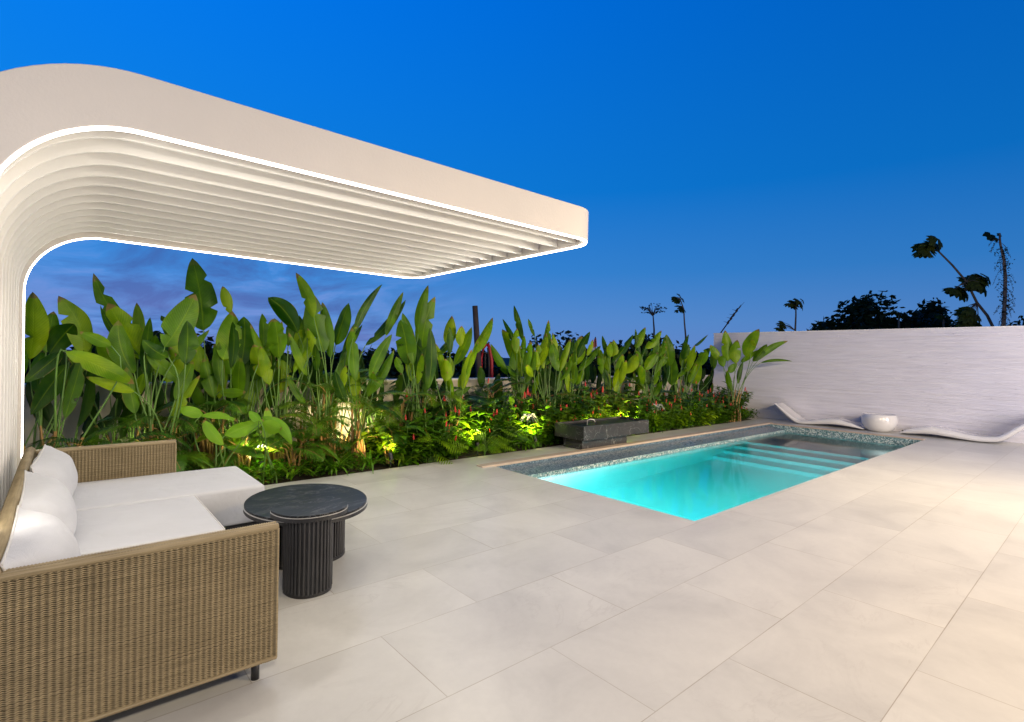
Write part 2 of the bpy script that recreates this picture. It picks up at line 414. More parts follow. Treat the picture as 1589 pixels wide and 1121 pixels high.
# pool
mb = MB()
fz = -1.45
mb.add([(PX0, PY0, fz), (PX1, PY0, fz), (PX1, PY1, fz), (PX0, PY1, fz)], [(0, 1, 2, 3)])
mb.add([(PX0, PY0, fz), (PX0, LEDGE, fz), (PX0, LEDGE, -.09), (PX0, PY0, -.09)], [(0, 3, 2, 1)])
mb.add([(PX0, PY0, fz), (PX1, PY0, fz), (PX1, PY0, -.09), (PX0, PY0, -.09)], [(0, 1, 2, 3)])
mb.add([(PX1, PY0, fz), (PX1, LEDGE + .05, fz), (PX1, LEDGE + .05, -.012), (PX1, PY0, -.012)], [(0, 1, 2, 3)])
mb.add([(PX0, PY1, fz), (PX1, PY1, fz), (PX1, PY1, -.098), (PX0, PY1, -.098)], [(0, 3, 2, 1)])
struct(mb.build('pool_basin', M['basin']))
mb = MB()
mb.add([(PX0, PY1, -.098), (PX1, PY1, -.098), (PX1, LEDGE, -.042), (PX0, LEDGE, -.042)], [(0, 1, 2, 3)])
mb.add([(PX0, LEDGE, -.042), (PX1, LEDGE, -.042), (PX1, LEDGE, -.012), (PX0, LEDGE, -.012)], [(0, 1, 2, 3)])
struct(mb.build('pool_ledge', M['ledge_mosaic']))
mb = MB()
steps = [(10.47, -.36), (10.03, -.62), (9.62, -.90), (9.2, -1.18)]
xprev = PX1
for x0, z in steps:
    mb.box((x0, PY0 + .002, fz + .002), (xprev, PY1 - .002, z)); xprev = x0 - .0
struct(mb.build('pool_steps', M['plaster']))
mb = MB()
for x0, z in steps[:3]: mb.box((x0 - .003, PY0 + .004, z - .012), (x0 + .022, PY1 - .004, z + .003))
struct(mb.build('pool_step_edges', M['nosing']))
mb = MB(); e_ = .004
mb.box((PX0 - e_, PY0 - e_, fz - .01), (PX1 + e_, PY1 + e_, WZ))
struct(mb.build('pool_water', M['water']))
# coping strips (L shaped along the far side and the far end)
mb = MB()
mb.box((PX0 - .18, LEDGE + .0, -.012), (PX1 + .16, LEDGE + .13, .018))
mb.box((PX1 - .0, PY0, -.012), (PX1 + .13, LEDGE - .001, .012))
struct(mb.build('pool_coping', M['coping_stone'], bevel=.004))
def pool_lamp(x, y, z, sgn, label):
    t = thing('pool_light', label, 'pool light', (x, y, z), 'underwater lights of the pool')
    a = MB(); b = MB(); n = 20
    a.add([(.12 * math.cos(2 * PI * i / n), 0, .12 * math.sin(2 * PI * i / n)) for i in range(n)] + [(.12 * math.cos(2 * PI * i / n), sgn * .015, .12 * math.sin(2 * PI * i / n)) for i in range(n)],
          [(i, (i + 1) % n, n + (i + 1) % n, n + i) for i in range(n)] + [tuple(range(n, 2 * n))])
    b.add([(.085 * math.cos(2 * PI * i / n), sgn * .02, .085 * math.sin(2 * PI * i / n)) for i in range(n)], [tuple(range(n)) if sgn < 0 else tuple(reversed(range(n)))])
    a.build('bezel', M['nosing'], t); b.build('lens', M['pool_lamp'], t)
pool_lamp(5.0, PY0, -.55, 1, 'round underwater lamp nearest the tables')
pool_lamp(6.9, PY0, -.55, 1, 'round underwater lamp in the middle of the pool side')
t = thing('pool_light', 'round underwater lamp on the short wall nearest the sofa', 'pool light', (PX0, 4.55, -.38), 'underwater lights of the pool')
a = MB(); b = MB(); n = 20
a.add([(0, .12 * math.cos(2 * PI * i / n), .12 * math.sin(2 * PI * i / n)) for i in range(n)] + [(.015, .12 * math.cos(2 * PI * i / n), .12 * math.sin(2 * PI * i / n)) for i in range(n)], [(i, (i + 1) % n, n + (i + 1) % n, n + i) for i in range(n)] + [tuple(range(n, 2 * n))])
b.add([(.02, .085 * math.cos(2 * PI * i / n), .085 * math.sin(2 * PI * i / n)) for i in range(n)], [tuple(range(n))])
a.build('bezel', M['nosing'], t); b.build('lens', M['pool_lamp_end'], t)
t = thing('pool_light', 'small added lamp, out of sight, brightening the shallow shelf', 'pool light', (11.3, PY0, -.26), 'underwater lights of the pool')
b = MB(); b.add([(.05 * math.cos(2 * PI * i / n), .012, .05 * math.sin(2 * PI * i / n)) for i in range(n)], [tuple(reversed(range(n)))]); b.build('lens', M['shelf_fill_lamp'], t)  # added lamp, hidden by the near pool edge, lightens the shelf
pool_lamp(8.4, PY0, -.36, 1, 'round underwater lamp beside the pool steps')

# boundary walls
t = thing('boundary_wall', 'low cream rendered wall behind the tropical planting', 'wall', (0, 7.6, 0))
mb = MB(); mb.box((-8, -.10, -1.2), (13.58, .10, 1.0)); mb.build('wall_body', M['cream_render'], t)
mb = MB(); mb.box((-8, -.115, 1.002), (13.58, .115, 1.032)); mb.build('wall_cap', M['fascia_paint'], t, bevel=.004)
mt, nt, p, out = new_mat('ridged_white'); M['ridged'] = mt
pos = geo_co(nt)
st = noise(nt, mapping(nt, pos, (1, .22, 30)), 3.0, 4, .55)
st2 = noise(nt, mapping(nt, pos, (1, .5, 60)), 2.0, 3, .5)
put(nt, ramp(nt, noise(nt, mapping(nt, pos, (1, .5, 9)), 3, 4), [(.3, (.76, .74, .78)), (.7, (.84, .82, .86))]), p.inputs['Base Color'])
p.inputs['Roughness'].default_value = .7
put(nt, bump(nt, mth(nt, 'ADD', st, mth(nt, 'MULTIPLY', st2, .5)), .8, .022), p.inputs['Normal'])
t = thing('ridged_wall', 'white wall of rough horizontal ridged stone behind the loungers', 'wall', (13.6, 0, 0))
mb = MB(); rr = random.Random(5)
z = 0.0
while z < 2.17:
    hgt = min(rr.uniform(.024, .034), 2.175 - z)
    if hgt < .008: break
    y = -7.0 + rr.uniform(0, .6)
    ys0 = -7.0
    while ys0 < 7.35:
        y1 = min(7.35, ys0 + rr.uniform(.5, 1.6))
        if 7.35 - y1 < .2: y1 = 7.35
        d = rr.uniform(0, 1) ** 2 * .016
        mb.add([(-d, ys0, z), (-d, y1, z), (-d, y1, z + hgt), (-d, ys0, z + hgt), (.02, ys0, z), (.02, y1, z), (.02, y1, z + hgt), (.02, ys0, z + hgt)],
               [(0, 3, 2, 1), (4, 5, 1, 0), (3, 7, 4, 0), (1, 5, 6, 2), (2, 6, 7, 3)])
        ys0 = y1
    z += hgt
mb.build('stone_strips', M['ridged'], t)
mb = MB(); mb.box((.021, -7, -.5), (.22, 7.35, 2.17)); mb.build('wall_core', M['ridged'], t)
mb = MB(); mb.box((-.018, -7.01, 2.176), (.235, 7.362, 2.195)); mb.build('wall_cap', M['white_paint'], t)

# =================================================================== PERGOLA
ZB, ZT, XW, XT = 2.40, 2.65, -.26, 3.43
RI = .52
def inner_pt(s, off):
    """profile point; off = distance behind the inner face. returns list for the whole post+arc+start of beam"""
    return None
def profile(off, xend, nseg=22, zbot=0.0):
    cx, cz = XW + RI, ZB - RI
    pts = [(XW - off, zbot), (XW - off, cz * .5), (XW - off, cz)]
    for i in range(1, nseg + 1):
        a = PI - (PI / 2) * i / nseg
        pts.append((cx + (RI + off) * math.cos(a), cz + (RI + off) * math.sin(a)))
    for k in range(1, 9): pts.append((cx + (xend - cx) * k / 8, ZB + off))
    return pts
perg = thing('cantilever_pergola', 'white cantilevered curved pergola with light strips over the sofa', 'pergola', (0, 0, 0))
PY_F, PY_B = 2.88, 5.94
RC = .27
def band(d0, d1, off0, off1):
    """closed band round the pergola: d = inset from outer plan outline, off = profile offsets"""
    st = []
    def stations(Yp, inset):
        res = []
        for k in range(len(profile(0, XT - RC))):
            res.append(k)
        return res
    A0 = profile(off0, XT - RC); A1 = profile(off1, XT - RC)
    rows = []
    for (xa, za), (xb, zb) in zip(A0, A1):
        rows.append(((xa, PY_F + d0, za), (xb, PY_F + d0, zb), (xb, PY_F + d1, zb), (xa, PY_F + d1, za)))
    for i in range(1, 11):
        a = -PI / 2 + (PI / 2) * i / 10
        cx, cy = XT - RC, PY_F + RC
        o = (cx + (RC - d0) * math.cos(a), cy + (RC - d0) * math.sin(a)); q = (cx + (RC - d1) * math.cos(a), cy + (RC - d1) * math.sin(a))
        rows.append(((*o, ZB + off0), (*o, ZB + off1), (*q, ZB + off1), (*q, ZB + off0)))
    for i in range(0, 11):
        a = (PI / 2) * i / 10
        cx, cy = XT - RC, PY_B - RC
        o = (cx + (RC - d0) * math.cos(a), cy + (RC - d0) * math.sin(a)); q = (cx + (RC - d1) * math.cos(a), cy + (RC - d1) * math.sin(a))
        rows.append(((*o, ZB + off0), (*o, ZB + off1), (*q, ZB + off1), (*q, ZB + off0)))
    for (xa, za), (xb, zb) in reversed(list(zip(A0, A1))):
        rows.append(((xa, PY_B - d0, za), (xb, PY_B - d0, zb), (xb, PY_B - d1, zb), (xa, PY_B - d1, za)))
    return rows
def band_mesh(rows):
    mb = MB(); vs = [v for r in rows for v in r]; fs = []
    for i in range(len(rows) - 1):
        for j in range(4):
            fs.append((i * 4 + j, (i + 1) * 4 + j, (i + 1) * 4 + (j + 1) % 4, i * 4 + (j + 1) % 4))
    fs.append((0, 1, 2, 3)); k = (len(rows) - 1) * 4; fs.append((k + 3, k + 2, k + 1, k))
    mb.add(vs, fs); return mb
band_mesh(band(0, .06, 0.0, .25)).build('fascia', M['fascia_paint'], perg, bevel=.004)
band_mesh(band(.008, .030, -.010, -.001)).build('light_strip', M['led'], perg)
# second strip tucked on the inner face of the fascia, washing the slats
ribsY = [3.10, 3.33, 3.57, 3.81, 4.035, 4.275, 4.50, 4.74, 4.975, 5.20, 5.43, 5.67]
for y in ribsY:
    A0 = profile(.016, XT - .070); A1 = profile(.125, XT - .070)
    mb = MB(); vs = []; fs = []
    for (xa, za), (xb, zb) in zip(A0, A1):
        vs += [(xa, y, za), (xb, y, zb), (xb, y + .022, zb), (xa, y + .022, za)]
    for i in range(len(A0) - 1):
        for j in range(4): fs.append((i * 4 + j, i * 4 + (j + 1) % 4, (i + 1) * 4 + (j + 1) % 4, (i + 1) * 4 + j))
    fs.append((3, 2, 1, 0)); k = (len(A0) - 1) * 4; fs.append((k, k + 1, k + 2, k + 3))
    mb.add(vs, fs); mb.build('slat', M['white_paint'], perg, bevel=.003, seg=1)
LEDC = (1.0, .93, .82)
def strip_lamp(a, b, power, direction):
    a, b = Vector(a), Vector(b); dd = Vector(direction).normalized(); ax = (b - a).normalized()
    d = bpy.data.lights.new('strip_lamp', 'AREA'); d.shape = 'RECTANGLE'; d.size = (b - a).length; d.size_y = .02; d.energy = power; d.color = LEDC
    o = bpy.data.objects.new('strip_lamp', d); C.objects.link(o); o.parent = perg
    zz = -dd; yy = zz.cross(ax).normalized(); R3 = Matrix((ax, yy, zz)).transposed()
    o.matrix_world = Matrix.Translation((a + b) / 2) @ R3.to_4x4()
strip_lamp((.3, PY_F + .05, ZB - .018), (XT - .2, PY_F + .05, ZB - .018), 19, (0, .30, -1))
strip_lamp((.3, PY_B - .05, ZB - .018), (XT - .2, PY_B - .05, ZB - .018), 17, (0, -.45, -1))
strip_lamp((XT - .05, PY_F + .2, ZB - .018), (XT - .05, PY_B - .2, ZB - .018), 18, (-.5, 0, -1))
strip_lamp((XW + .02, PY_F + .05, .75), (XW + .02, PY_F + .05, 1.85), 3.5, (1, .5, 0))
strip_lamp((XW + .02, PY_B - .05, .75), (XW + .02, PY_B - .05, 1.85), 3, (1, -.5, 0))
strip_lamp((XW + .10, PY_F + .05, 2.1), (.15, PY_F + .05, 2.34), 2.5, (.6, .3, -.8))
A0 = profile(.127, XT - .14); A1 = profile(.18, XT - .14); mb = MB(); vs = []; fs = []
for (xa, za), (xb, zb) in zip(A0, A1):
    vs += [(xa, PY_F + .062, za), (xb, PY_F + .062, zb), (xb, PY_B - .062, zb), (xa, PY_B - .062, za)]
for i in range(len(A0) - 1):
    for j in range(4): fs.append((i * 4 + j, i * 4 + (j + 1) % 4, (i + 1) * 4 + (j + 1) % 4, (i + 1) * 4 + j))
fs.append((3, 2, 1, 0)); k = (len(A0) - 1) * 4; fs.append((k, k + 1, k + 2, k + 3))
mb.add(vs, fs); mb.build('bounce_roof_panel', M['white_paint'], perg)  # solid panel added above the slats so that light bounces back down

# =================================================================== SOFA
mt, nt, p, out = new_mat('wicker'); M['wicker'] = mt
pos = geo_co(nt)
n = mth(nt, 'ADD', mth(nt, 'MULTIPLY', noise(nt, mapping(nt, pos, (1.2, 1.2, 55)), 6, 3), .7), mth(nt, 'MULTIPLY', noise(nt, pos, 5, 3), .3))
put(nt, ramp(nt, n, [(.30, (.19, .145, .075)), (.70, (.39, .31, .18))]), p.inputs['Base Color']); p.inputs['Roughness'].default_value = .5
mt, nt, p, out = new_mat('wicker_core'); M['wicker_core'] = mt
p.inputs['Base Color'].default_value = (.07, .05, .025, 1); p.inputs['Roughness'].default_value = .8
def fabric(name, col, sc=260, amp=.25):
    mt, nt, p, out = new_mat(name); M[name] = mt
    oc = obj_co(nt)
    c = ramp(nt, noise(nt, oc, 4, 5), [(.3, tuple(k * .93 for k in col)), (.7, col)])
    put(nt, c, p.inputs['Base Color']); p.inputs['Roughness'].default_value = .9
    p.inputs['Sheen Weight'].default_value = .2
    n1 = noise(nt, oc, sc, 3); n2 = noise(nt, oc, 5, 3, .5, .8)
    put(nt, bump(nt, mth(nt, 'ADD', mth(nt, 'MULTIPLY', n1, .12), n2), amp, .02), p.inputs['Normal'])
fabric('cushion_fabric', (.58, .59, .62), 260, .6); fabric('base_fabric', (.62, .60, .58), 260, .12)

def woven_panel(mb, axis, a0, a1, c, z0, z1, side, pitch=.0205, sh=.0072):
    """woven strands over stakes on a plane; axis 'x' or 'y' runs along the panel, c is the plane, side = outward sign"""
    rows = int((z1 - z0) / sh); cols = max(1, int((a1 - a0) / pitch))
    hw, th = sh * .42, .0024
    for r in range(rows):
        z = z0 + (r + .5) * (z1 - z0) / rows
        n = cols * 4
        vs = []; fs = []; sl = random.uniform(-.0005, .0005); amp = random.uniform(.0026, .0044)
        for i in range(n + 1):
            a = a0 + (a1 - a0) * i / n
            wv = math.cos(2 * PI * i / 4.0) * amp * (1 if i % 8 < 4 or r % 2 else .75)
            jit = random.uniform(-.0004, .0004) + sl + math.sin(2 * PI * i / 4.0) * .0014
            k = .86 + .22 * math.cos(2 * PI * i / 4.0)
            for (dz, dd) in ((-hw * k, 0), (-hw * .5 * k, th), (hw * .5 * k, th), (hw * k, 0)):
                q = c + side * (wv + dd)
                vs.append((a, q, z + dz + jit) if axis == 'x' else (q, a, z + dz + jit))
        for i in range(n):
            for k in range(3): fs.append((i * 4 + k, (i + 1) * 4 + k, (i + 1) * 4 + k + 1, i * 4 + k + 1))
        mb.add(vs, fs, None, True)
def rail(mb, p0, p1, r=.017, pitch=.0075):
    """rim wrapped with strands"""
    p0, p1 = Vector(p0), Vector(p1); L = (p1 - p0).length; n = int(L / pitch * 2)
    pts = [p0 + (p1 - p0) * i / n for i in range(n + 1)]
    rad = [r * (1.0 if i % 2 else .84) * random.uniform(.98, 1.02) for i in range(n + 1)]
    mb.tube(pts, rad, 8)
sofa = thing('corner_sofa', 'low L shaped wicker corner sofa with white cushions under the pergola', 'sofa', (0, 0, 0))
SX0, SX1, SY0, SY1, SZ0, SZ1 = -.205, .72, 2.395, 5.22, .075, .645
def arm(y0, y1, full):
    core = MB(); core.box((SX0 + .02, y0 + .012, SZ0), (SX1 - .012, y1 - .012, SZ1)); a = core.build('arm', M['wicker_core'], sofa)
    mb = MB()
    woven_panel(mb, 'x', SX0 + .01, SX1, y0 + .006, SZ0, SZ1 - .004, -1)
    woven_panel(mb, 'x', SX0 + .01, SX1, y1 - .006, SZ0 if full else .2, SZ1 - .004, 1)
    woven_panel(mb, 'y', y0 + .004, y1 - .004, SX1 - .006, SZ0, SZ1 - .004, 1, pitch=.015)
    mb.build('weave', M['wicker'], a)
    mb = MB(); ym = (y0 + y1) / 2
    for dy in (-.016, .016): rail(mb, (SX0, ym + dy, SZ1 + .006), (SX1 + .004, ym + dy, SZ1 + .006), .0165, .0095)
    rail(mb, (SX0 + .2, y0 + .002, SZ0 + .004), (SX1 + .002, y0 + .002, SZ0 + .004), .009)
    rail(mb, (SX1 + .002, y0 + .006, SZ0), (SX1 + .002, y0 + .006, SZ1), .007)
    mb.build('rim', M['wicker'], a)
    mb = MB(); mb.box((SX1 - .01, ym - .018, SZ1 + .002), (SX1 + .009, ym + .018, SZ1 + .016)); mb.build('end_cap', M['black_metal'], a)
    mb = MB(); mb.tube([(SX1 - .075, ym, 0), (SX1 - .075, ym, SZ0 + .01)], .017, 12); mb.build('leg', M['black_metal'], sofa)
arm(SY0, SY0 + .06, True)
arm(SY1 - .06, SY1, False)
core = MB(); core.box((SX0, SY0 + .05, SZ0), (SX0 + .05, SY1 - .05, SZ1)); bk = core.build('backrest', M['wicker_core'], sofa)
mb = MB(); woven_panel(mb, 'y', SY0 + .05, SY1 - .05, SX0 + .053, .35, SZ1, 1); mb.build('weave', M['wicker'], bk)
mb = MB()
segs = [(SY0 + .01, 3.34), (3.35, 4.29), (4.30, SY1 - .01)]
for a, b in segs: rail(mb, (SX0 + .025, a, SZ1 + .012), (SX0 + .025, b, SZ1 + .012), .034, .009)
mb.build('rim', M['wicker'], bk)
mb = MB()
for x in (SX0 + .06, 1.08):
    for y in (SY0 + .1, SY1 - .1):
        if x > 1 and y < 3: continue
        mb = MB(); mb.tube([(x, y, 0), (x, y, .09)], .017, 12); mb.build('leg', M['black_metal'], sofa)
def soft_box(a, b, crown=.02, n=(14, 14, 4), r=.035):
    """cushion: box with rounded edges and a crowned top"""
    mb = MB(); (x0, y0, z0), (x1, y1, z1) = a, b
    NX, NY = n[0], n[1]
    def pt(u, v, top):
        x = x0 + (x1 - x0) * u; y = y0 + (y1 - y0) * v
        zc = crown * (1 - abs(2 * u - 1) ** 3) * (1 - abs(2 * v - 1) ** 3)
        return (x, y, (z1 + zc) if top else z0)
    us = [0] + [(.04 + .92 * i / (NX - 2)) for i in range(NX - 1)] + [1]; vs_ = [0] + [(.04 + .92 * i / (NY - 2)) for i in range(NY - 1)] + [1]
    V = []; Fc = []
    for top in (1, 0):
        for v in vs_:
            for u in us: V.append(pt(u, v, top))
    W_ = len(us); Hh = len(vs_)
    for j in range(Hh - 1):
        for i in range(W_ - 1):
            q = (j * W_ + i, j * W_ + i + 1, (j + 1) * W_ + i + 1, (j + 1) * W_ + i); Fc.append(q)
            Fc.append(tuple(k + W_ * Hh for k in reversed(q)))
    ringt = [(0, i) for i in range(W_)] + [(j, W_ - 1) for j in range(1, Hh)] + [(Hh - 1, i) for i in range(W_ - 2, -1, -1)] + [(j, 0) for j in range(Hh - 2, 0, -1)]
    idx = [j * W_ + i for j, i in ringt]; k = len(idx)
    for q in range(k): Fc.append((idx[q], idx[q] + W_ * Hh, idx[(q + 1) % k] + W_ * Hh, idx[(q + 1) % k]))
    mb.add(V, Fc, None, True); return mb
ybr = [SY0 + .07, 3.345, 4.275, SY1 - .065]
mb = MB(); mb.box((SX0 + .06, SY0 + .065, .09), (SX1 - .02, 4.27, .27)); mb.build('seat_base', M['wicker_core'], sofa, bevel=.006)
for i in range(2):
    c = soft_box((SX0 + .07, ybr[i] + .003, .275), (SX1 + (.0 if i else -.0), ybr[i + 1] - .003, .395), .012)
    cu = c.build('seat_cushion', M['cushion_fabric'], sofa, bevel=.022, seg=4)
    mb = MB(); ya, yb, xa, xb = ybr[i] + .012, ybr[i + 1] - .012, SX0 + .08, SX1 - .002
    mb.tube([(xa, ya, .388), (xb - .01, ya, .388), (xb, ya + .01, .388), (xb, yb - .01, .388), (xb - .01, yb, .388), (xa, yb, .388)], .0042, 6); mb.build('piping', M['base_fabric'], cu)
mb = MB(); mb.box((SX0 + .06, 4.285, .075), (1.17, SY1 - .075, .12)); mb.build('seat_base', M['black_metal'], sofa)
c = soft_box((SX0 + .07, ybr[2] + .003, .122), (1.19, ybr[3] - .003, .400), .010)
c.build('chaise_cushion', M['cushion_fabric'], sofa, bevel=.026, seg=4)
def pillow(cx, cy, cz, w_, h_, th, lean, rz, name, seed):
    rr = random.Random(seed); n = 22; V = []; Fc = []
    def P(u, v, s):
        e = 1 - .07 * (1 - (2 * v - 1) ** 2) * (abs(2 * u - 1) ** 4)
        e2 = 1 - .07 * (1 - (2 * u - 1) ** 2) * (abs(2 * v - 1) ** 4)
        y = (u - .5) * w_ * e; z = (v - .5) * h_ * e2
        t_ = th * .5 * ((1 - abs(2 * u - 1) ** 2.6) ** .55) * ((1 - abs(2 * v - 1) ** 2.6) ** .55)
        wr = .0055 * math.sin(u * 19 + seed + 5 * v) * abs(2 * v - 1) ** 2 + .004 * math.sin(v * 17 + u * 7 + seed) * abs(2 * u - 1)
        return ((t_ * 1.25 if s > 0 else -t_ * .45) + (wr if t_ > .01 else 0), y, z)
    for s in (1, -1):
        for j in range(n + 1):
            for i in range(n + 1): V.append(P(i / n, j / n, s))
    K = (n + 1) ** 2
    for j in range(n):
        for i in range(n):
            q = (j * (n + 1) + i, j * (n + 1) + i + 1, (j + 1) * (n + 1) + i + 1, (j + 1) * (n + 1) + i)
            Fc.append(q); Fc.append(tuple(k + K for k in reversed(q)))
    R_ = Matrix.Rotation(rz, 3, 'Z') @ Matrix.Rotation(-lean, 3, 'Y')
    V = [tuple(R_ @ Vector(v) + Vector((cx, cy, cz))) for v in V]
    mb = MB(); mb.add(V, Fc, None, True)
    o = mb.build(name, M['cushion_fabric'], sofa)
    # piping round the seam
    ring = []
    for i in range(n + 1): ring.append(P(i / n, 0, 1))
    for i in range(1, n + 1): ring.append(P(1, i / n, 1))
    for i in range(n - 1, -1, -1): ring.append(P(i / n, 1, 1))
    for i in range(n - 1, 0, -1): ring.append(P(0, i / n, 1))
    ring = [tuple(R_ @ Vector((0, v[1] * 1.004, v[2] * 1.004)) + Vector((cx, cy, cz))) for v in ring]; ring.append(ring[0])
    mb = MB(); mb.tube(ring, .0045, 6, False); mb.build('piping', M['base_fabric'], o)
pillow(-.100, 2.86, .520, .86, .35, .26, .30, 0.0, 'back_cushion', 1)
pillow(-.104, 3.75, .522, .92, .35, .26, .30, 0.02, 'back_cushion', 2)
pillow(-.080, 4.66, .535, .88, .36, .25, .22, -.05, 'back_cushion', 3)

# =================================================================== TABLES
mt, nt, p, out = new_mat('black_marble'); M['marble'] = mt
oc = obj_co(nt)
vn = noise(nt, mapping(nt, oc, (1, 1.6, 1), (0, 0, .7)), 2.2, 6, .6, 1.6)
vein = ramp(nt, mth(nt, 'ABSOLUTE', mth(nt, 'SUBTRACT', vn, .5)), [(0.0, (1, 1, 1)), (.012, (.0, .0, .0))])
put(nt, mixc(nt, mth(nt, 'MULTIPLY', vein, .35), (.010, .011, .013), (.30, .30, .31)), p.inputs['Base Color']); p.inputs['Roughness'].default_value = .34; p.inputs['Specular IOR Level'].default_value = .3
def shape_super(cx, cy, ax, ay, rot=0, n=72, cut=None):
    pts = []
    for i in range(n):
        a = 2 * PI * i / n; x, y = ax * math.cos(a), ay * math.sin(a)
        if cut is not None and y > cut: y = cut
        pts.append((cx + x * math.cos(rot) - y * math.sin(rot), cy + x * math.sin(rot) + y * math.cos(rot)))
    return pts
def dshape(x0, x1, yback, yfront, n=40, p_=2.3):
    """half-oval: straight back edge, bulging front"""
    cx, a, b = (x0 + x1) / 2, (x1 - x0) / 2, yback - yfront
    pts = []
    for i in range(n + 1):
        t_ = PI * i / n
        c, s = math.cos(t_), math.sin(t_)
        pts.append((cx - a * math.copysign(abs(c) ** (2 / p_), c), yback - .04 - (b - .04) * abs(s) ** (2 / p_)))
    pts += [(x1 - .012, yback - .01), (x1 - .03, yback), (x0 + .03, yback), (x0 + .012, yback - .01)]
    return pts
def resample(poly, step):
    n = len(poly); out = []; L = 0
    segs = [(Vector(poly[i]), Vector(poly[(i + 1) % n])) for i in range(n)]
    tot = sum((b - a).length for a, b in segs); k = max(8, int(tot / step)); st = tot / k; acc = 0; pos_ = 0
    for a, b in segs:
        l = (b - a).length
        while pos_ < acc + l - 1e-9:
            f = (pos_ - acc) / l; out.append((a + (b - a) * f, (b - a).normalized())); pos_ += st
        acc += l
    return out
def fluted(mb, poly, z0, z1, r, step):
    for c, t_ in resample(poly, step):
        mb.tube([(c.x, c.y, z0), (c.x, c.y, z1)], r, 8, False)
def scale_poly(poly, s):
    cx = sum(p_[0] for p_ in poly) / len(poly); cy = sum(p_[1] for p_ in poly) / len(poly)
    return [(cx + (x - cx) * s, cy + (y - cy) * s) for x, y in poly]
def make_table(label, top, ped, zt, thick, kind):
    t = thing('side_table', label, 'table', (0, 0, 0), None)
    mb = MB(); mb.prism(top, zt - .012, zt); mb.build('stone_top', M['marble'], t, bevel=.003)
    mb = MB(); mb.prism(scale_poly(top, 1.012), zt - .012 - thick, zt - .013); mb.build('top_frame', M['black_metal'], t, bevel=.003)
    mb = MB(); mb.prism(scale_poly(top, 1.016), zt - .016, zt - .0125); mb.build('edge_trim', M['brushed'], t)
    mb = MB(); mb.prism(scale_poly(ped, .965), .012, zt - .013 - thick); fluted(mb, ped, .02, zt - .013 - thick, .0085, .0235); mb.build('fluted_pedestal', M['fluted'], t)
    mb = MB(); mb.prism(scale_poly(ped, 1.045), 0.001, .022); mb.build('base_ring', M['black_metal'], t, bevel=.003)
simple('brushed', (.55, .54, .52), .35, .3)
simple('fluted', (.035, .035, .038), .34, nscale=8, namp=.2)
make_table('tall black nesting table with half oval marble top and fluted base', dshape(.93, 1.365, 3.27, 2.985), dshape(1.0, 1.262, 3.235, 3.03), .492, .028, 's')
make_table('wide black oval marble topped table tucked behind the smaller one', shape_super(1.245, 3.53, .375, .46, -.12), shape_super(1.30, 3.66, .245, .19, 0), .440, .026, 'l')

# =================================================================== FIRE TROUGH PLANTER
mt, nt, p, out = new_mat('trough_marble'); M['trough'] = mt
oc = obj_co(nt)
def veinf(sc, w_, seed, rot):
    vn = noise(nt, mapping(nt, oc, (1, 1, 1), rot, (seed, seed, 0)), sc, 4, .5, 1.2)
    return ramp(nt, mth(nt, 'ABSOLUTE', mth(nt, 'SUBTRACT', vn, .5)), [(0.0, (1, 1, 1)), (w_, (0, 0, 0))])
v = mth(nt, 'MAXIMUM', veinf(2.1, .008, 3, (.4, .3, .2)), mth(nt, 'MULTIPLY', veinf(4.2, .006, 9, (1, .3, 1.2)), .6))
put(nt, mixc(nt, mth(nt, 'MULTIPLY', v, .6), ramp(nt, noise(nt, oc, 3, 4), [(.3, (.028, .027, .029)), (.7, (.055, .052, .052))]), (.42, .42, .40)), p.inputs['Base Color']); p.inputs['Roughness'].default_value = .28
tr_ = thing('marble_fountain', 'black veined marble fountain trough standing by the pool edge', 'fountain', (6.0, 5.3, 0))
mb = MB(); L_, W_, Z0, Z1 = 1.67, .62, .17, .385
mb.box((0, 0, Z0), (L_, .035, Z1)); mb.box((0, W_ - .035, Z0), (L_, W_, Z1)); mb.box((0, .0355, Z0), (.035, W_ - .0355, Z1)); mb.box((L_ - .035, .0355, Z0), (L_, W_ - .0355, Z1)); mb.box((.0355, .0355, Z0), (L_ - .0355, W_ - .0355, Z0 + .05))
mb.build('basin', M['trough'], tr_, bevel=.002)
mb = MB(); mb.box((.12, .135, .001), (1.24, W_ - .08, Z0 - .001)); mb.build('plinth', M['trough'], tr_, bevel=.002)
mb = MB(); mb.box((.0365, .0365, Z0 + .052), (L_ - .0365, W_ - .0365, Z1 - .03)); mb.build('water_surface', M['marble'], tr_)
mb = MB(); mb.tube([(.42, .30, Z1 - .03), (.42, .30, Z1 + .045), (.46, .28, Z1 + .06), (.52, .25, Z1 + .05), (.54, .24, Z1 + .01)], .009, 8); mb.build('spout', M['brushed'], tr_)

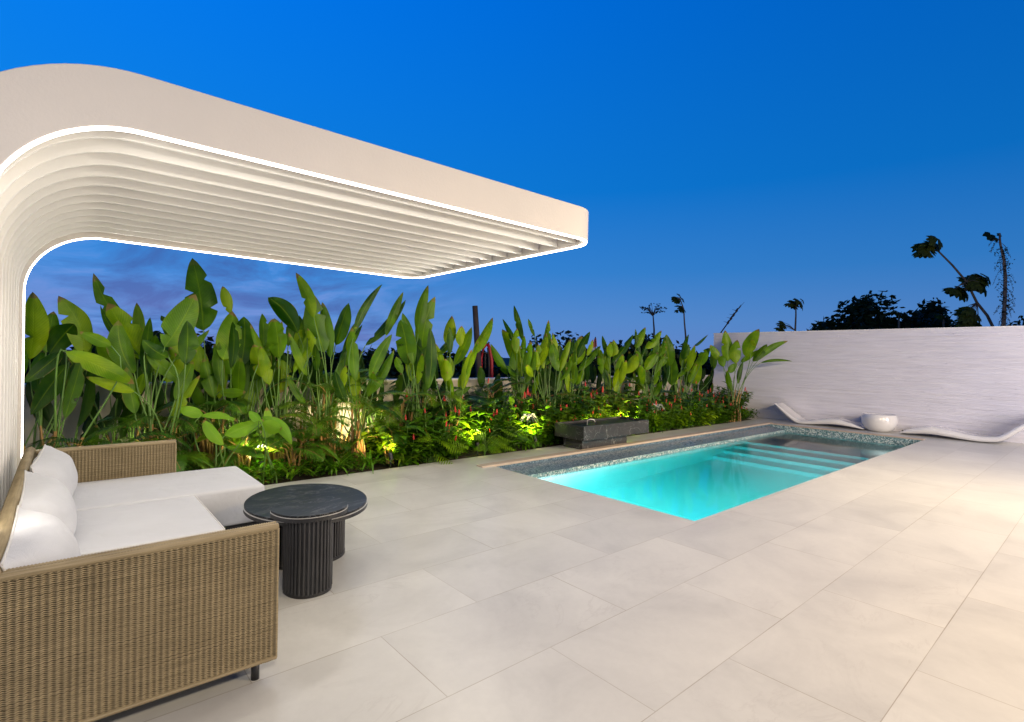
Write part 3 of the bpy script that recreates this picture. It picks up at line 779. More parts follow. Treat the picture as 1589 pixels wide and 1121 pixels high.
# =================================================================== LOUNGERS and bowl
def lounger(label, x0, pts, ths):
    """S-curved shell; pts = (y, z) of the centre line of its underside"""
    n = 60
    Y_ = [a for a, b in pts]
    def cr(t_):
        k = t_ * (len(pts) - 1); i = min(int(k), len(pts) - 2); f = k - i
        P = [pts[max(0, i - 1)], pts[i], pts[i + 1], pts[min(len(pts) - 1, i + 2)]]
        o = []
        for c in range(2):
            a, b, c_, d = (q[c] for q in P)
            o.append(.5 * ((2 * b) + (-a + c_) * f + (2 * a - 5 * b + 4 * c_ - d) * f * f + (-a + 3 * b - 3 * c_ + d) * f ** 3))
        return o
    mb = MB(); V = []; Fc = []; m_ = 12
    wid = .56
    for i in range(n + 1):
        y, z = cr(i / n); y2, z2 = cr(min(1, i / n + .01)); y1, z1 = cr(max(0, i / n - .01))
        tl = math.hypot(y2 - y1, z2 - z1); ny, nz = -(z2 - z1) / tl, (y2 - y1) / tl
        if nz < 0: ny, nz = -ny, -nz
        e = 1 - .10 * abs(2 * i / n - 1) ** 4
        for j in range(m_ + 1):
            q = 2 * j / m_ - 1
            dish = .022 * (q * q)
            V.append((x0 + wid / 2 + q * wid / 2 * e, y + ny * dish, z + nz * dish))
    base_n = len(V)
    for i in range(n + 1):
        y, z = cr(i / n); y2, z2 = cr(min(1, i / n + .01)); y1, z1 = cr(max(0, i / n - .01))
        tl = math.hypot(y2 - y1, z2 - z1); ny, nz = -(z2 - z1) / tl, (y2 - y1) / tl
        if nz < 0: ny, nz = -ny, -nz
        kk = i / n * (len(ths) - 1); k0 = min(int(kk), len(ths) - 2); th = ths[k0] + (ths[k0 + 1] - ths[k0]) * (.5 - .5 * math.cos(PI * (kk - k0)))
        e = 1 - .10 * abs(2 * i / n - 1) ** 4
        for j in range(m_ + 1):
            q = 2 * j / m_ - 1; d = .022 * q * q + th * (1 - .25 * abs(q) ** 6)
            V.append((x0 + wid / 2 + q * wid / 2 * e * .985, y + ny * d, z + nz * d))
    def fidx(i, j, k): return k * base_n + i * (m_ + 1) + j
    for i in range(n):
        for j in range(m_):
            Fc.append((fidx(i, j, 0), fidx(i + 1, j, 0), fidx(i + 1, j + 1, 0), fidx(i, j + 1, 0)))
            Fc.append((fidx(i, j, 1), fidx(i, j + 1, 1), fidx(i + 1, j + 1, 1), fidx(i + 1, j, 1)))
        Fc.append((fidx(i, 0, 0), fidx(i, 0, 1), fidx(i + 1, 0, 1), fidx(i + 1, 0, 0)))
        Fc.append((fidx(i, m_, 0), fidx(i + 1, m_, 0), fidx(i + 1, m_, 1), fidx(i, m_, 1)))
    for j in range(m_):
        Fc.append((fidx(0, j, 0), fidx(0, j + 1, 0), fidx(0, j + 1, 1), fidx(0, j, 1)))
        Fc.append((fidx(n, j, 0), fidx(n, j, 1), fidx(n, j + 1, 1), fidx(n, j + 1, 0)))
    mb.add(V, Fc, None, True)
    o = mb.build('sun_lounger', M['gloss_white'])
    tag(o, label, 'sun lounger', 'wave shaped sun loungers by the ridged wall')
lounger('glossy white wave lounger beside the planting, its foot behind the bowl table', 12.96,
        [(5.47, .42), (5.30, .27), (5.12, .12), (4.92, .004), (4.68, .002), (4.42, .03), (4.15, .055), (3.88, .04), (3.60, .008)], [.02, .05, .07, .08, .09, .12, .13, .09, .02])
lounger('glossy white wave lounger right of the bowl table, head out of the frame', 12.96,
        [(2.96, .006), (2.74, .025), (2.48, .05), (2.20, .035), (1.92, .008), (1.66, .002), (1.42, .05), (1.20, .24), (1.02, .43), (.88, .57)], [.02, .11, .15, .135, .11, .10, .10, .09, .06, .03])
bt = thing('bowl_table', 'round white bowl shaped side table between the two loungers', 'side table', (13.18, 3.35, 0))
mb = MB(); mb.lathe([(0, .0), (.15, .0), (.20, .012), (.27, .07), (.315, .16), (.325, .23), (.318, .30), (.298, .355), (.285, .368), (.27, .362), (.262, .35)], n=40); mb.build('bowl_body', M['gloss_white'], bt)
mb = MB(); mb.lathe([(.268, .352), (.262, .356), (0, .357)], n=40); mb.build('table_top', M['gloss_white'], bt)
mb = MB(); mb.box((-.03, -.025, 0.0), (.03, .025, .035)); mb.tube([(0, -.02, .03), (0, -.03, .07)], .02, 8); mb.tube([(0, .03, .03), (.01, .045, .06)], .014, 8)
fx_ = mb.build('floor_outlet', M['black_metal'], bevel=.004); fx_.location = (13.3, 2.93, 0); tag(fx_, 'tiny black outdoor fitting on the deck beside the bowl table', 'outlet')

# =================================================================== PLANTS
def blade(mb, B, T, wid, nrm, sag=0.0, fold=.25, n=14, tears=(), tipw=0.0, peak=.42, wave=.03, side=None):
    """paddle-shaped leaf from base B to tip T"""
    B, T = Vector(B), Vector(T); ax = T - B; L = ax.length
    nrm = (nrm - ax * (nrm.dot(ax) / ax.dot(ax))).normalized(); sd = ax.normalized().cross(nrm)
    V = []; U = []; ph = random.uniform(0, 6)
    for i in range(n + 1):
        t_ = i / n
        c = B + ax * t_ + nrm * (-sag * L * 4 * t_ * (1 - t_) * -1)
        if side: c += sd * side * L * 4 * t_ * (1 - t_)
        e = (t_ / peak) if t_ < peak else (1 - (t_ - peak) / (1 - peak))
        e = max(0.0, e); wf = math.sin(PI / 2 * e) ** (.62 if t_ < peak else .72)
        wf = max(wf, tipw if 0 < t_ < 1 else 0)
        for q in (-1, -.5, 0, .5, 1):
            k = 1.0
            for (ts, tsd, dp) in tears:
                if i == ts and q * tsd > 0: k = dp
            zz = fold * abs(q) * wf * wid * .5 + wave * wid * math.sin(t_ * 13 + ph + q * 2) * abs(q)
            V.append(c + sd * (q * wid * .5 * wf * k) - nrm * zz); U.append((.5 + q * .5, t_))
    F_ = [(i * 5 + j, i * 5 + j + 1, (i + 1) * 5 + j + 1, (i + 1) * 5 + j) for i in range(n) for j in range(4)]
    mb.add(V, F_, U, True)
def bez(p0, p1, p2, p3, n=10):
    return [p0 * (1 - t_) ** 3 + p1 * 3 * t_ * (1 - t_) ** 2 + p2 * 3 * t_ * t_ * (1 - t_) + p3 * t_ ** 3 for t_ in [i / n for i in range(n + 1)]]
HEL = 'clumps of paddle leaved heliconia along the low wall'
def heliconia(label, foot_px, Yp, leaves, z=(30, 380, 2.8025), mat='heliconia_leaf', extra=5, exh=(.7, 1.5), spread=.3, zgy=None, group=HEL, name='heliconia', seed=0, cane=True, D=None):
    rr = random.Random(seed + foot_px)
    d = ray(foot_px, 600); k = Yp / d.y; fx = d.x * k
    if D: q_ = at(foot_px, 600, D); fx, Yp = q_.x, q_.y
    onP = (lambda a_, b_, y_: at(a_, b_, D + (y_ - Yp) * .35)) if D else onY
    t = thing(name, label, 'plant', (fx, Yp, 0), group)
    foot = Vector((0, 0, 0)); org = Vector((fx, Yp, 0))
    stems = MB(); sheaths = MB()
    allv = []
    for lf in leaves:
        bx, by, tx, ty, wp = lf[:5]; opt = lf[5] if len(lf) > 5 else {}
        dY = rr.uniform(-.16, .16)
        lx = lambda X_: z[0] + X_ / z[2]; ly = lambda Y_: z[1] + Y_ / z[2]
        Bp = onP(lx(bx), ly(by), Yp + dY) ; Tp = onP(lx(tx), ly(ty), Yp + dY + opt.get('dy', rr.uniform(-.22, .22)))
        wm = wp / z[2] / F_PX * depth((Bp + Tp) / 2)
        allv.append((Bp - org, Tp - org, wm, opt))
    for _ in range(int(extra * 1.3) + (3 if (mat == 'heliconia_leaf' and foot_px > 420 and not D) else 0)):
        a = rr.uniform(0, 2 * PI); hh = rr.uniform(*exh); r_ = rr.uniform(.08, spread)
        Bp = Vector((r_ * math.cos(a), r_ * .7 * math.sin(a), hh)); L = rr.uniform(.34, .68)
        up = Vector((math.cos(a) * rr.uniform(.05, .5), math.sin(a) * rr.uniform(.05, .4), rr.uniform(.6, 1))).normalized()
        allv.append((Bp, Bp + up * L, rr.uniform(.09, .16), {}))
    for Bp, Tp, wm, opt in allv:
        tocam = (CAM - (Bp + Tp) / 2 - org).normalized()
        nr = tocam + Vector((rr.uniform(-.5, .5), rr.uniform(-.3, .3), rr.uniform(.0, .7)))
        L = (Tp - Bp).length
        mb = MB(); n = 18
        tears = [(rr.randint(4, n - 3), rr.choice((-1, 1)), rr.uniform(.25, .6)) for _ in range(opt.get('tear', rr.choice((0, 0, 0, 1, 1, 2))))]
        blade(mb, Bp, Tp, wm, nr, sag=opt.get('sag', rr.uniform(-.10, .02)), fold=rr.uniform(.12, .42), n=n, tears=tears, side=opt.get('side', rr.uniform(-.05, .05)), peak=rr.uniform(.38, .5))
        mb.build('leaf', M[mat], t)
        ft = foot + Vector((rr.gauss(0, .07), rr.gauss(0, .07), -.03))
        ax = (Tp - Bp).normalized()
        dz_ = max(.12, (Bp.z - ft.z))
        if opt.get('drop'): c2 = Bp + Vector((0, 0, .18)) - Vector((ax.x, ax.y, 0)) * .12
        else: c2 = Bp - Vector((ax.x * .6, ax.y * .6, max(ax.z, .4))) * dz_ * .4
        pts = bez(ft, ft + Vector((0, 0, dz_ * .45)), c2, Bp, 9)
        rb = rr.uniform(.009, .015)
        stems.tube(pts, [rb * (1 - .55 * i / 9) for i in range(10)], 6, False)
        k = rr.randint(2, 4)
        if cane: sheaths.tube(pts[:k + 1], [rb * 1.7 * (1 - .10 * i) for i in range(k + 1)], 7, False)
    stems.build('stems', M['green_stem'], t)
    if cane: sheaths.build('leaf_sheaths', M['cane_stem'], t)
    return t
Z4 = (30, 380, 2.8025); Z5 = (400, 400, 3.115); Z6 = (760, 440, 3.3104)
heliconia('tall dark heliconia clump against the pergola post', 52, 6.75, [(45, 500, 58, 205, 98), (285, 480, 170, 222, 115, {'side': .12}), (115, 470, 150, 290, 75), (130, 475, 240, 345, 95), (240, 560, 300, 400, 70)], Z4, extra=4, exh=(.8, 1.4))
heliconia('heliconia with long leaves drooping over the far sofa arm', 75, 6.35, [(190, 465, 22, 600, 62, {'drop': 1, 'sag': -.12}), (200, 465, 500, 605, 78, {'drop': 1, 'sag': .12}), (210, 520, 50, 740, 84, {'drop': 1}), (400, 440, 262, 378, 52)], Z4, extra=1, exh=(.5, .9))
heliconia('heliconia with two long torn leaves arching up to the left', 215, 6.95, [(590, 480, 322, 122, 80, {'tear': 3, 'side': -.07}), (570, 510, 385, 252, 115, {'tear': 2}), (520, 480, 352, 262, 34), (560, 420, 700, 500, 60)], Z4, extra=5)
heliconia('bright heliconia with a big upright oval leaf behind the chaise', 248, 6.4, [(500, 560, 430, 328, 96), (632, 445, 768, 215, 122), (675, 500, 826, 370, 46), (648, 490, 536, 412, 66), (555, 475, 716, 615, 60, {'drop': 1}), (722, 520, 730, 330, 78), (500, 640, 290, 575, 50), (540, 560, 480, 690, 40, {'drop': 1})], Z4, extra=3, exh=(.5, 1.1))
heliconia('tallest heliconia with a torn dark leaf topping the row', 316, 7.05, [(800, 375, 752, 58, 125, {'tear': 4}), (918, 300, 884, 180, 46, {'tear': 1}), (850, 620, 870, 480, 60), (640, 600, 700, 470, 70), (800, 560, 775, 430, 70)], Z4, extra=6, exh=(.7, 1.5))
heliconia('heliconia with rounded leaves right of the tallest clump', 372, 6.8, [(885, 500, 928, 288, 100), (962, 530, 976, 312, 100, {'tear': 2}), (942, 562, 846, 430, 92), (1020, 592, 1064, 430, 96), (1112, 490, 1100, 322, 84), (1030, 590, 948, 742, 80, {'drop': 1}), (870, 640, 985, 640, 44), (1060, 480, 1140, 400, 50)], Z4, extra=6)
heliconia('heliconia with a square ended leaf left of the slim upright pair', 437, 6.75, [(195, 365, 50, 192, 92, {'side': .06}), (100, 488, 80, 293, 92), (110, 490, 112, 655, 86, {'drop': 1}), (250, 432, 190, 350, 84), (282, 420, 180, 530, 48, {'drop': 1}), (20, 580, -20, 420, 84), (0, 500, 30, 380, 60)], Z5, extra=6)
heliconia('heliconia with a large bright pointed leaf beneath the roof edge', 505, 6.6, [(270, 290, 184, 72, 62), (322, 460, 262, 170, 112), (352, 485, 312, 215, 66), (375, 425, 440, 218, 80), (240, 380, 250, 270, 40)], Z5, extra=5)
heliconia('heliconia with narrow leaves leaning right in front of the wall', 553, 6.45, [(468, 362, 602, 128, 40), (472, 600, 455, 335, 56), (520, 425, 715, 205, 52), (618, 380, 704, 165, 42), (430, 450, 480, 330, 30)], Z5, extra=3, exh=(.5, 1.1))
heliconia('heliconia with a long yellow green leaf hanging low', 641, 6.5, [(725, 520, 690, 300, 96), (752, 520, 700, 266, 66), (775, 370, 824, 132, 54), (795, 460, 858, 188, 84), (820, 642, 832, 338, 56), (700, 560, 668, 480, 40)], Z5, extra=4)
heliconia('heliconia with crossing leaves left of the tall pole', 706, 6.6, [(920, 425, 938, 280, 62), (950, 520, 1034, 335, 54), (1000, 440, 985, 330, 62), (910, 600, 905, 488, 60), (1035, 472, 1136, 288, 52), (930, 672, 1030, 625, 34), (870, 470, 960, 370, 40)], Z5, extra=5)
heliconia('heliconia with upright brown tipped leaves right of the red frame', 806, 6.75, [(142, 442, 64, 235, 66), (152, 342, 66, 182, 28), (172, 300, 124, 112, 34, {'tear': 1}), (232, 275, 196, 182, 26), (92, 470, 4, 310, 42), (152, 470, 86, 420, 46)], Z6, extra=5)
heliconia('heliconia with two short broad leaves left of the trough', 851, 6.6, [(235, 432, 290, 255, 60), (356, 452, 320, 300, 62), (290, 420, 320, 280, 40), (225, 480, 190, 420, 40)], Z6, extra=5)
heliconia('heliconia standing directly behind the marble trough', 884, 6.65, [(430, 425, 470, 268, 72), (455, 450, 570, 320, 42), (500, 372, 530, 288, 26), (410, 370, 430, 285, 30)], Z6, extra=6)
heliconia('heliconia right behind the trough end with pointed leaves', 950, 6.7, [(620, 380, 622, 302, 36), (620, 412, 738, 262, 36), (750, 335, 800, 225, 42), (690, 462, 758, 360, 62), (800, 445, 866, 355, 52), (600, 450, 605, 370, 38)], Z6, extra=7)
heliconia('dense heliconia before the rounded dark tree', 1006, 6.7, [(800, 335, 882, 242, 42), (925, 425, 908, 262, 72), (830, 592, 885, 503, 36), (880, 430, 880, 320, 60), (820, 420, 850, 330, 50), (790, 520, 770, 420, 46)], Z6, extra=8)
heliconia('heliconia with bright folded leaves left of the white wall', 1056, 6.7, [(935, 525, 938, 368, 62), (1050, 522, 1076, 376, 56), (1050, 322, 1122, 262, 18), (1150, 442, 1146, 328, 36), (1000, 440, 1010, 300, 60), (1080, 420, 1130, 330, 50), (960, 480, 1045, 410, 26)], Z6, extra=8)
heliconia('heliconia fanning out in front of the ridged white wall', 1140, 6.5, [(1222, 402, 1208, 240, 58), (1190, 402, 1132, 316, 40), (1312, 375, 1384, 233, 66), (1342, 352, 1350, 288, 40), (1262, 412, 1272, 290, 58), (1352, 402, 1424, 312, 42), (1382, 392, 1532, 296, 34, {'side': -.08}), (1392, 408, 1556, 400, 16, {'side': -.08}), (1290, 405, 1385, 340, 30), (1200, 430, 1195, 370, 40), (1230, 460, 1270, 410, 36)], Z6, extra=3, exh=(.6, 1.0), spread=.18, D=12.62)
rb_ = random.Random(77)
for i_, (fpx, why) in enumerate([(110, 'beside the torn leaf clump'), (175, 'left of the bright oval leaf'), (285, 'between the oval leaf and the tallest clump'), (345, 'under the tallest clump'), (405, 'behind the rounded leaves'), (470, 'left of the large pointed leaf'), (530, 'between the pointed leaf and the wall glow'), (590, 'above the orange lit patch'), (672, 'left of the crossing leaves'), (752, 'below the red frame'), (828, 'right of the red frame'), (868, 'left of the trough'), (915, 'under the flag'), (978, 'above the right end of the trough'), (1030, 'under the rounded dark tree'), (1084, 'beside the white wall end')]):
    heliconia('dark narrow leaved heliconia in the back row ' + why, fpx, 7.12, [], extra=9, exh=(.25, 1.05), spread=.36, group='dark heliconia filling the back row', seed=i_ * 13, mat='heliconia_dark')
# bright young plant in front
heliconia('young lime green broad leaved plant beside the chaise end', 330, 6.12, [(800, 742, 690, 712, 52, {'sag': .1}), (790, 745, 950, 768, 40, {'sag': .12}), (888, 872, 800, 762, 58), (892, 832, 1068, 760, 74, {'sag': .06}), (895, 960, 895, 895, 38, {'drop': 1}), (1060, 770, 1142, 800, 60, {'side': .1}), (900, 880, 1080, 930, 40, {'sag': .1})], Z4, mat='young_leaf', extra=0, group=None, name='broad_leaf_plant', cane=False)
heliconia('young lime green plant with one leaf arching toward the table', 418, 6.1, [(20, 770, 165, 905, 56, {'sag': .1, 'side': -.12}), (10, 790, -40, 740, 50)], Z5, mat='young_leaf', extra=1, exh=(.2, .4), group=None, name='broad_leaf_plant', cane=False)

# ---- palms
def frond(mb, st, base, direction, L, droop, pairs=28, lw=.021, ll=.28, twist=0.0, rr=random):
    """feather frond: rachis curve + leaflets"""
    d = Vector(direction).normalized(); pts = []
    for i in range(pairs + 1):
        t_ = i / pairs
        pts.append(Vector(base) + d * L * t_ + Vector((0, 0, -droop * L * t_ * t_)))
    st.tube(pts, [.006 * (1 - .75 * i / pairs) for i in range(pairs + 1)], 5, False)
    for i in range(3, pairs + 1):
        t_ = i / pairs; p_ = pts[i]; tg = (pts[i] - pts[i - 1]).normalized()
        sd = tg.cross(Vector((0, 0, 1))); sd = sd.normalized() if sd.length > .05 else Vector((1, 0, 0)); up = sd.cross(tg)
        l = ll * math.sin(PI * min(1, .18 + .80 * t_)) ** .7 * rr.uniform(.85, 1.1)
        for s in (-1, 1):
            a = (sd * s * .85 + tg * (.55 + .5 * t_) + up * (.25 + twist)).normalized()
            q1 = p_ + a * l * .5; q2 = p_ + a * l + Vector((0, 0, -.34 * l))
            wv = tg * lw * .5
            mb.add([p_ - wv * .5, p_ + wv * .5, q1 + wv, q1 - wv, q2], [(0, 1, 2, 3), (3, 2, 4)], [(0, 0), (1, 0), (1, .5), (0, .5), (.5, 1)], True)
def palm(label, x, y, n, h, L, seed, stem=True, name='areca_palm', ll=.26, group='feather leaved palms in the planting bed', mat='palm_leaf', front=None):
    rr = random.Random(seed); t = thing(name, label, 'palm', (x, y, 0), group)
    stems = MB()
    for i in range(n):
        a = 2 * PI * i / n + rr.uniform(-.3, .3)
        if front is not None: a = front[0] + rr.uniform(-front[1], front[1])
        el_ = rr.uniform(.35, 1.1)
        b = Vector((rr.gauss(0, .04), rr.gauss(0, .04), 0)); tp = Vector((b.x + .06 * math.cos(a), b.y + .06 * math.sin(a), h * rr.uniform(.55, 1.0)))
        stems.tube([b, (b + tp) / 2 + Vector((rr.uniform(-.01, .01), 0, 0)), tp], [.013, .011, .008], 6, False)
        mb = MB()
        frond(mb, stems, tp, (math.cos(a), math.sin(a), el_), L * rr.uniform(.75, 1.1), rr.uniform(.35, .8), ll=ll, rr=rr)
        mb.build('frond', M[mat], t)
    stems.build('stems', M['cane_stem'] if stem else M['green_stem'], t)
palm('dark feathery palm spreading behind the far sofa arm', 0.35, 6.35, 9, .55, .85, 1)
palm('palm with drooping fronds just left of the bright oval leaf', 0.85, 6.75, 9, .65, .8, 2)
palm('thin stemmed palm between the chaise and the low wall', 1.30, 6.75, 8, .8, .7, 3)
palm('low palm with yellow green fronds behind the tables', 2.05, 6.3, 9, .35, .62, 4, mat='strap_leaf')
palm('palm clump with many canes standing before the lit wall', 2.55, 6.75, 11, 1.0, .75, 5)
palm('tall airy palm beside the wall glow', 3.05, 6.7, 11, 1.05, .8, 6)
palm('short palm in front of the glowing wall', 3.25, 6.25, 9, .45, .55, 7)
palm('palm behind the red spiked shrubs left of the trough', 4.7, 6.85, 9, .75, .75, 8)
palm('palm leaning over the bed above the trough', 6.6, 6.95, 10, .85, .85, 9)
palm('palm half hidden behind the trough end', 8.1, 6.95, 10, .8, .85, 10)
palm('palm deep in the hedge left of the white wall', 9.9, 6.95, 9, .8, .8, 11)
palm('small palm at the sofa end beside the chaise', 0.1, 5.98, 6, .3, .5, 12, mat='palm_leaf')
palm('small palm among the spider lilies near the tables', 1.55, 6.45, 8, .4, .6, 13)

palm('dense dark palm low in the bed beside the sofa arm', 0.75, 6.2, 10, .35, .55, 14)
palm('dark palm in shade below the rounded heliconia leaves', 1.9, 6.8, 11, .6, .7, 15)
palm('dark palm crossing in front of the canes', 2.3, 6.5, 10, .5, .6, 16)
palm('narrow palm between the wall glow and the red coned shrubs', 3.55, 6.6, 10, .75, .6, 17)
palm('dark palm behind the left back row shrubs', 4.2, 7.0, 10, .9, .7, 18)
palm('dark palm behind the shrubs left of the trough', 5.5, 7.0, 10, .85, .75, 19)
palm('dark palm against the low wall beyond the trough', 7.4, 7.1, 10, .9, .75, 20)
palm('dark palm against the low wall in the far hedge', 9.0, 7.1, 10, .9, .75, 21)

# ---- leafy shrubs with red flower cones
def leaflet(mb, p_, d, L, W_, up, rr):
    d = Vector(d).normalized(); s = d.cross(up)
    s = s.normalized() if s.length > .05 else Vector((1, 0, 0)); n_ = s.cross(d)
    c1 = p_ + d * L * .35; c2 = p_ + d * L * .7 - n_ * L * .05; c3 = p_ + d * L - n_ * L * .16
    k = .12 * W_
    mb.add([p_, c1 - s * W_ * .5 + n_ * k, c1, c1 + s * W_ * .5 + n_ * k, c2 - s * W_ * .42 + n_ * k, c2, c2 + s * W_ * .42 + n_ * k, c3],
           [(0, 2, 1), (0, 3, 2), (1, 2, 5, 4), (2, 3, 6, 5), (4, 5, 7), (5, 6, 7)],
           [(.5, 0), (0, .35), (.5, .35), (1, .35), (0, .7), (.5, .7), (1, .7), (.5, 1)], True)
def shrub_proto(seed, h, r_, flowers, L=.135, W_=.07, nst=30, mat='shrub_leaf'):
    rr = random.Random(seed); fol = MB(); st = MB(); fl = []
    for s in range(nst):
        a = rr.uniform(0, 2 * PI); r0 = rr.uniform(0, .35) * r_; r1 = r_ * math.sqrt(rr.uniform(.05, 1)); hh = h * rr.uniform(.55, 1.0) * (1 - .25 * (r1 / r_) ** 2)
        b = Vector((r0 * math.cos(a), r0 * math.sin(a), 0)); tp = Vector((r1 * math.cos(a), r1 * math.sin(a), hh))
        pts = bez(b, b + Vector((0, 0, hh * .5)), tp - Vector((0, 0, hh * .3)), tp, 7)
        st.tube(pts, [.006 - .0004 * i for i in range(8)], 5, False)
        nl = int(9 * h / .6) + 5
        for i in range(nl):
            k = .15 + .85 * i / nl; idx = k * 7; i0 = min(6, int(idx)); p_ = pts[i0].lerp(pts[i0 + 1], idx - i0)
            an = i * 2.4 + rr.uniform(-.4, .4)
            leaflet(fol, p_, (math.cos(an), math.sin(an), rr.uniform(-.25, .7)), L * rr.uniform(.7, 1.3), W_ * rr.uniform(.8, 1.2), Vector((0, 0, 1)), rr)
        if s < flowers: fl.append(tp)
    return fol, st, fl
def cone(tp, rr, s=1.0):
    mb = MB(); hgt = .075 * s
    ax = Vector((rr.uniform(-.15, .15), rr.uniform(-.15, .15), 1)).normalized()
    n = 8; pts = [tp + ax * hgt * i / n for i in range(n + 1)]
    mb.tube(pts, [(.010 + .0045 * math.sin(i * 2.6)) * s * (1 - (i / n) ** 3) + .001 for i in range(n + 1)], 7); return mb
SHR = 'leafy shrubs with red flower cones along the bed'
protos = []
for k, (h, r_, nf) in enumerate([(.62, .34, 4), (.78, .36, 5), (.50, .32, 3), (.70, .38, 6)]):
    fol, st, fl = shrub_proto(40 + k, h, r_, nf)
    t = thing('flowering_shrub', 'x', 'shrub', (0, 0, -50), SHR)
    fol.build('foliage', M['shrub_bright' if k % 2 == 0 else 'shrub_leaf'], t); st.build('stems', M['green_stem'], t)
    rr = random.Random(k)
    for q in fl: cone(q, rr, rr.uniform(.8, 1.25)).build('flower_cone', M['costus_red'], t)
    protos.append(t)
used = [False] * 4
def copy_tree(root):
    r = root.copy(); C.objects.link(r)
    for ch in root.children:
        c = ch.copy(); C.objects.link(c); c.parent = r
    return r
shr_list = []
rr = random.Random(99)
x = 3.4
ordn = ['first', 'second', 'third', 'fourth', 'fifth', 'sixth', 'seventh', 'eighth', 'ninth', 'tenth', 'eleventh', 'twelfth', 'thirteenth', 'fourteenth', 'fifteenth', 'sixteenth', 'seventeenth', 'eighteenth', 'nineteenth', 'twentieth', 'twenty first', 'twenty second', 'twenty third', 'twenty fourth', 'twenty fifth', 'twenty sixth']
front_spots = []; back_spots = []
while x < 12.9:
    if not (5.6 < x < 7.7): front_spots.append((x, 6.12 + rr.uniform(-.05, .08)))
    else: front_spots.append((x, 6.22))
    x += rr.uniform(.38, .48)
x = 3.45
while x < 13.0:
    back_spots.append((x, 6.55 + rr.uniform(-.08, .1))); x += rr.uniform(.46, .56)
def place_shrub(i, x, y, sc, label):
    k = i % 4; t = protos[k] if not used[k] else copy_tree(protos[k]); used[k] = True
    t.location = (x, y, -.03); t.rotation_euler = (0, 0, rr.uniform(0, 6.28)); t.scale = (sc * rr.uniform(.9, 1.1), sc * rr.uniform(.9, 1.1), sc); t['label'] = label
    for ch in t.children: pass
front_spots = [q for q in front_spots if not any(abs(q[0] - g) < .17 for g in (4.5, 5.62, 8.12))]
for i, (x, y) in enumerate(front_spots):
    sc = rr.uniform(.8, 1.0) if x < 8 else rr.uniform(.85, 1.1)
    place_shrub(i, x, y, sc, '%s red coned shrub from the left in the front row of the bed' % ordn[i])
for i, (x, y) in enumerate(back_spots):
    place_shrub(i + 2, x, y, rr.uniform(1.25, 1.5) if x < 6.3 else rr.uniform(1.15, 1.4), '%s red coned shrub from the left in the back row of the bed' % ordn[i])

# ---- strap leaved lilies and low edging plants
def strap_plant(label, x, y, n, L, wd, seed, flower=False, name='strap_leaf_plant', cat='plant', group='arching strap leaved plants on the bed edge', mat='strap_leaf'):
    rr = random.Random(seed); t = thing(name, label, cat, (x, y, -.02), group); mb = MB()
    for i in range(n):
        a = rr.uniform(0, 2 * PI); l = L * rr.uniform(.6, 1.1); k = 8; dr = rr.uniform(.5, 1.2)
        d = Vector((math.cos(a), math.sin(a), 0)); s = Vector((-math.sin(a), math.cos(a), 0)); V = []; U = []
        for j in range(k + 1):
            t_ = j / k; p_ = d * l * (.75 * t_) + Vector((0, 0, l * (1.15 * t_ - dr * t_ * t_) + .01)); ww = wd * (math.sin(PI * (.12 + .88 * t_)) ** .6) * (0.02 if j == k else 1)
            V += [p_ - s * ww * .5 + Vector((0, 0, ww * .2)), p_, p_ + s * ww * .5 + Vector((0, 0, ww * .2))]; U += [(0, t_), (.5, t_), (1, t_)]
        mb.add(V, [(j * 3 + q, j * 3 + q + 1, (j + 1) * 3 + q + 1, (j + 1) * 3 + q) for j in range(k) for q in (0, 1)], U, True)
    mb.build('leaves', M[mat], t)
    if flower:
        st = MB(); st.tube([(0, 0, .05), (.01, .0, .3), (.02, -.03, .52)], [.008, .007, .005], 6); st.build('flower_stalk', M['green_stem'], t)
        fm = MB()
        for i in range(26):
            a = rr.uniform(0, 2 * PI); l = rr.uniform(.09, .16); c = Vector((.02, -.03, .52)); d = Vector((math.cos(a), math.sin(a), 0))
            fm.tube([c, c + d * l * .5 + Vector((0, 0, rr.uniform(.02, .06))), c + d * l + Vector((0, 0, rr.uniform(-.09, -.02)))], [.003, .003, .001], 4, False)
        fm.build('flower', M['petal_white'], t)
strap_plant('wide strap leaved plant next to the chaise end', 1.45, 6.08, 20, .42, .035, 1)
strap_plant('low strap leaved plant directly behind the table tops', 1.95, 6.05, 22, .38, .03, 2)
strap_plant('strap leaved plant with long blades right of the tables', 2.45, 6.08, 26, .42, .03, 3)
strap_plant('strap leaved plant in front of the glowing wall patch', 2.9, 6.05, 26, .40, .03, 4)
strap_plant('slim strap leaved plant hanging over the deck edge', 3.35, 6.02, 18, .34, .03, 5)
strap_plant('spider lily with a drooping white flower left of the trough', 5.45, 6.0, 22, .36, .035, 6, True, 'spider_lily', 'flower', 'spider lilies with white flowers')
strap_plant('spider lily with a white flower in the hedge right of the trough', 8.9, 6.0, 20, .38, .035, 7, True, 'spider_lily', 'flower', 'spider lilies with white flowers')
strap_plant('strap leaved plant tucked at the left foot of the trough', 5.75, 6.08, 22, .34, .028, 8)
strap_plant('strap leaved plant at the right end of the trough', 7.95, 5.98, 24, .32, .03, 9)
strap_plant('strap leaved plant glowing beside the farther bed light', 8.4, 6.0, 22, .30, .03, 10)

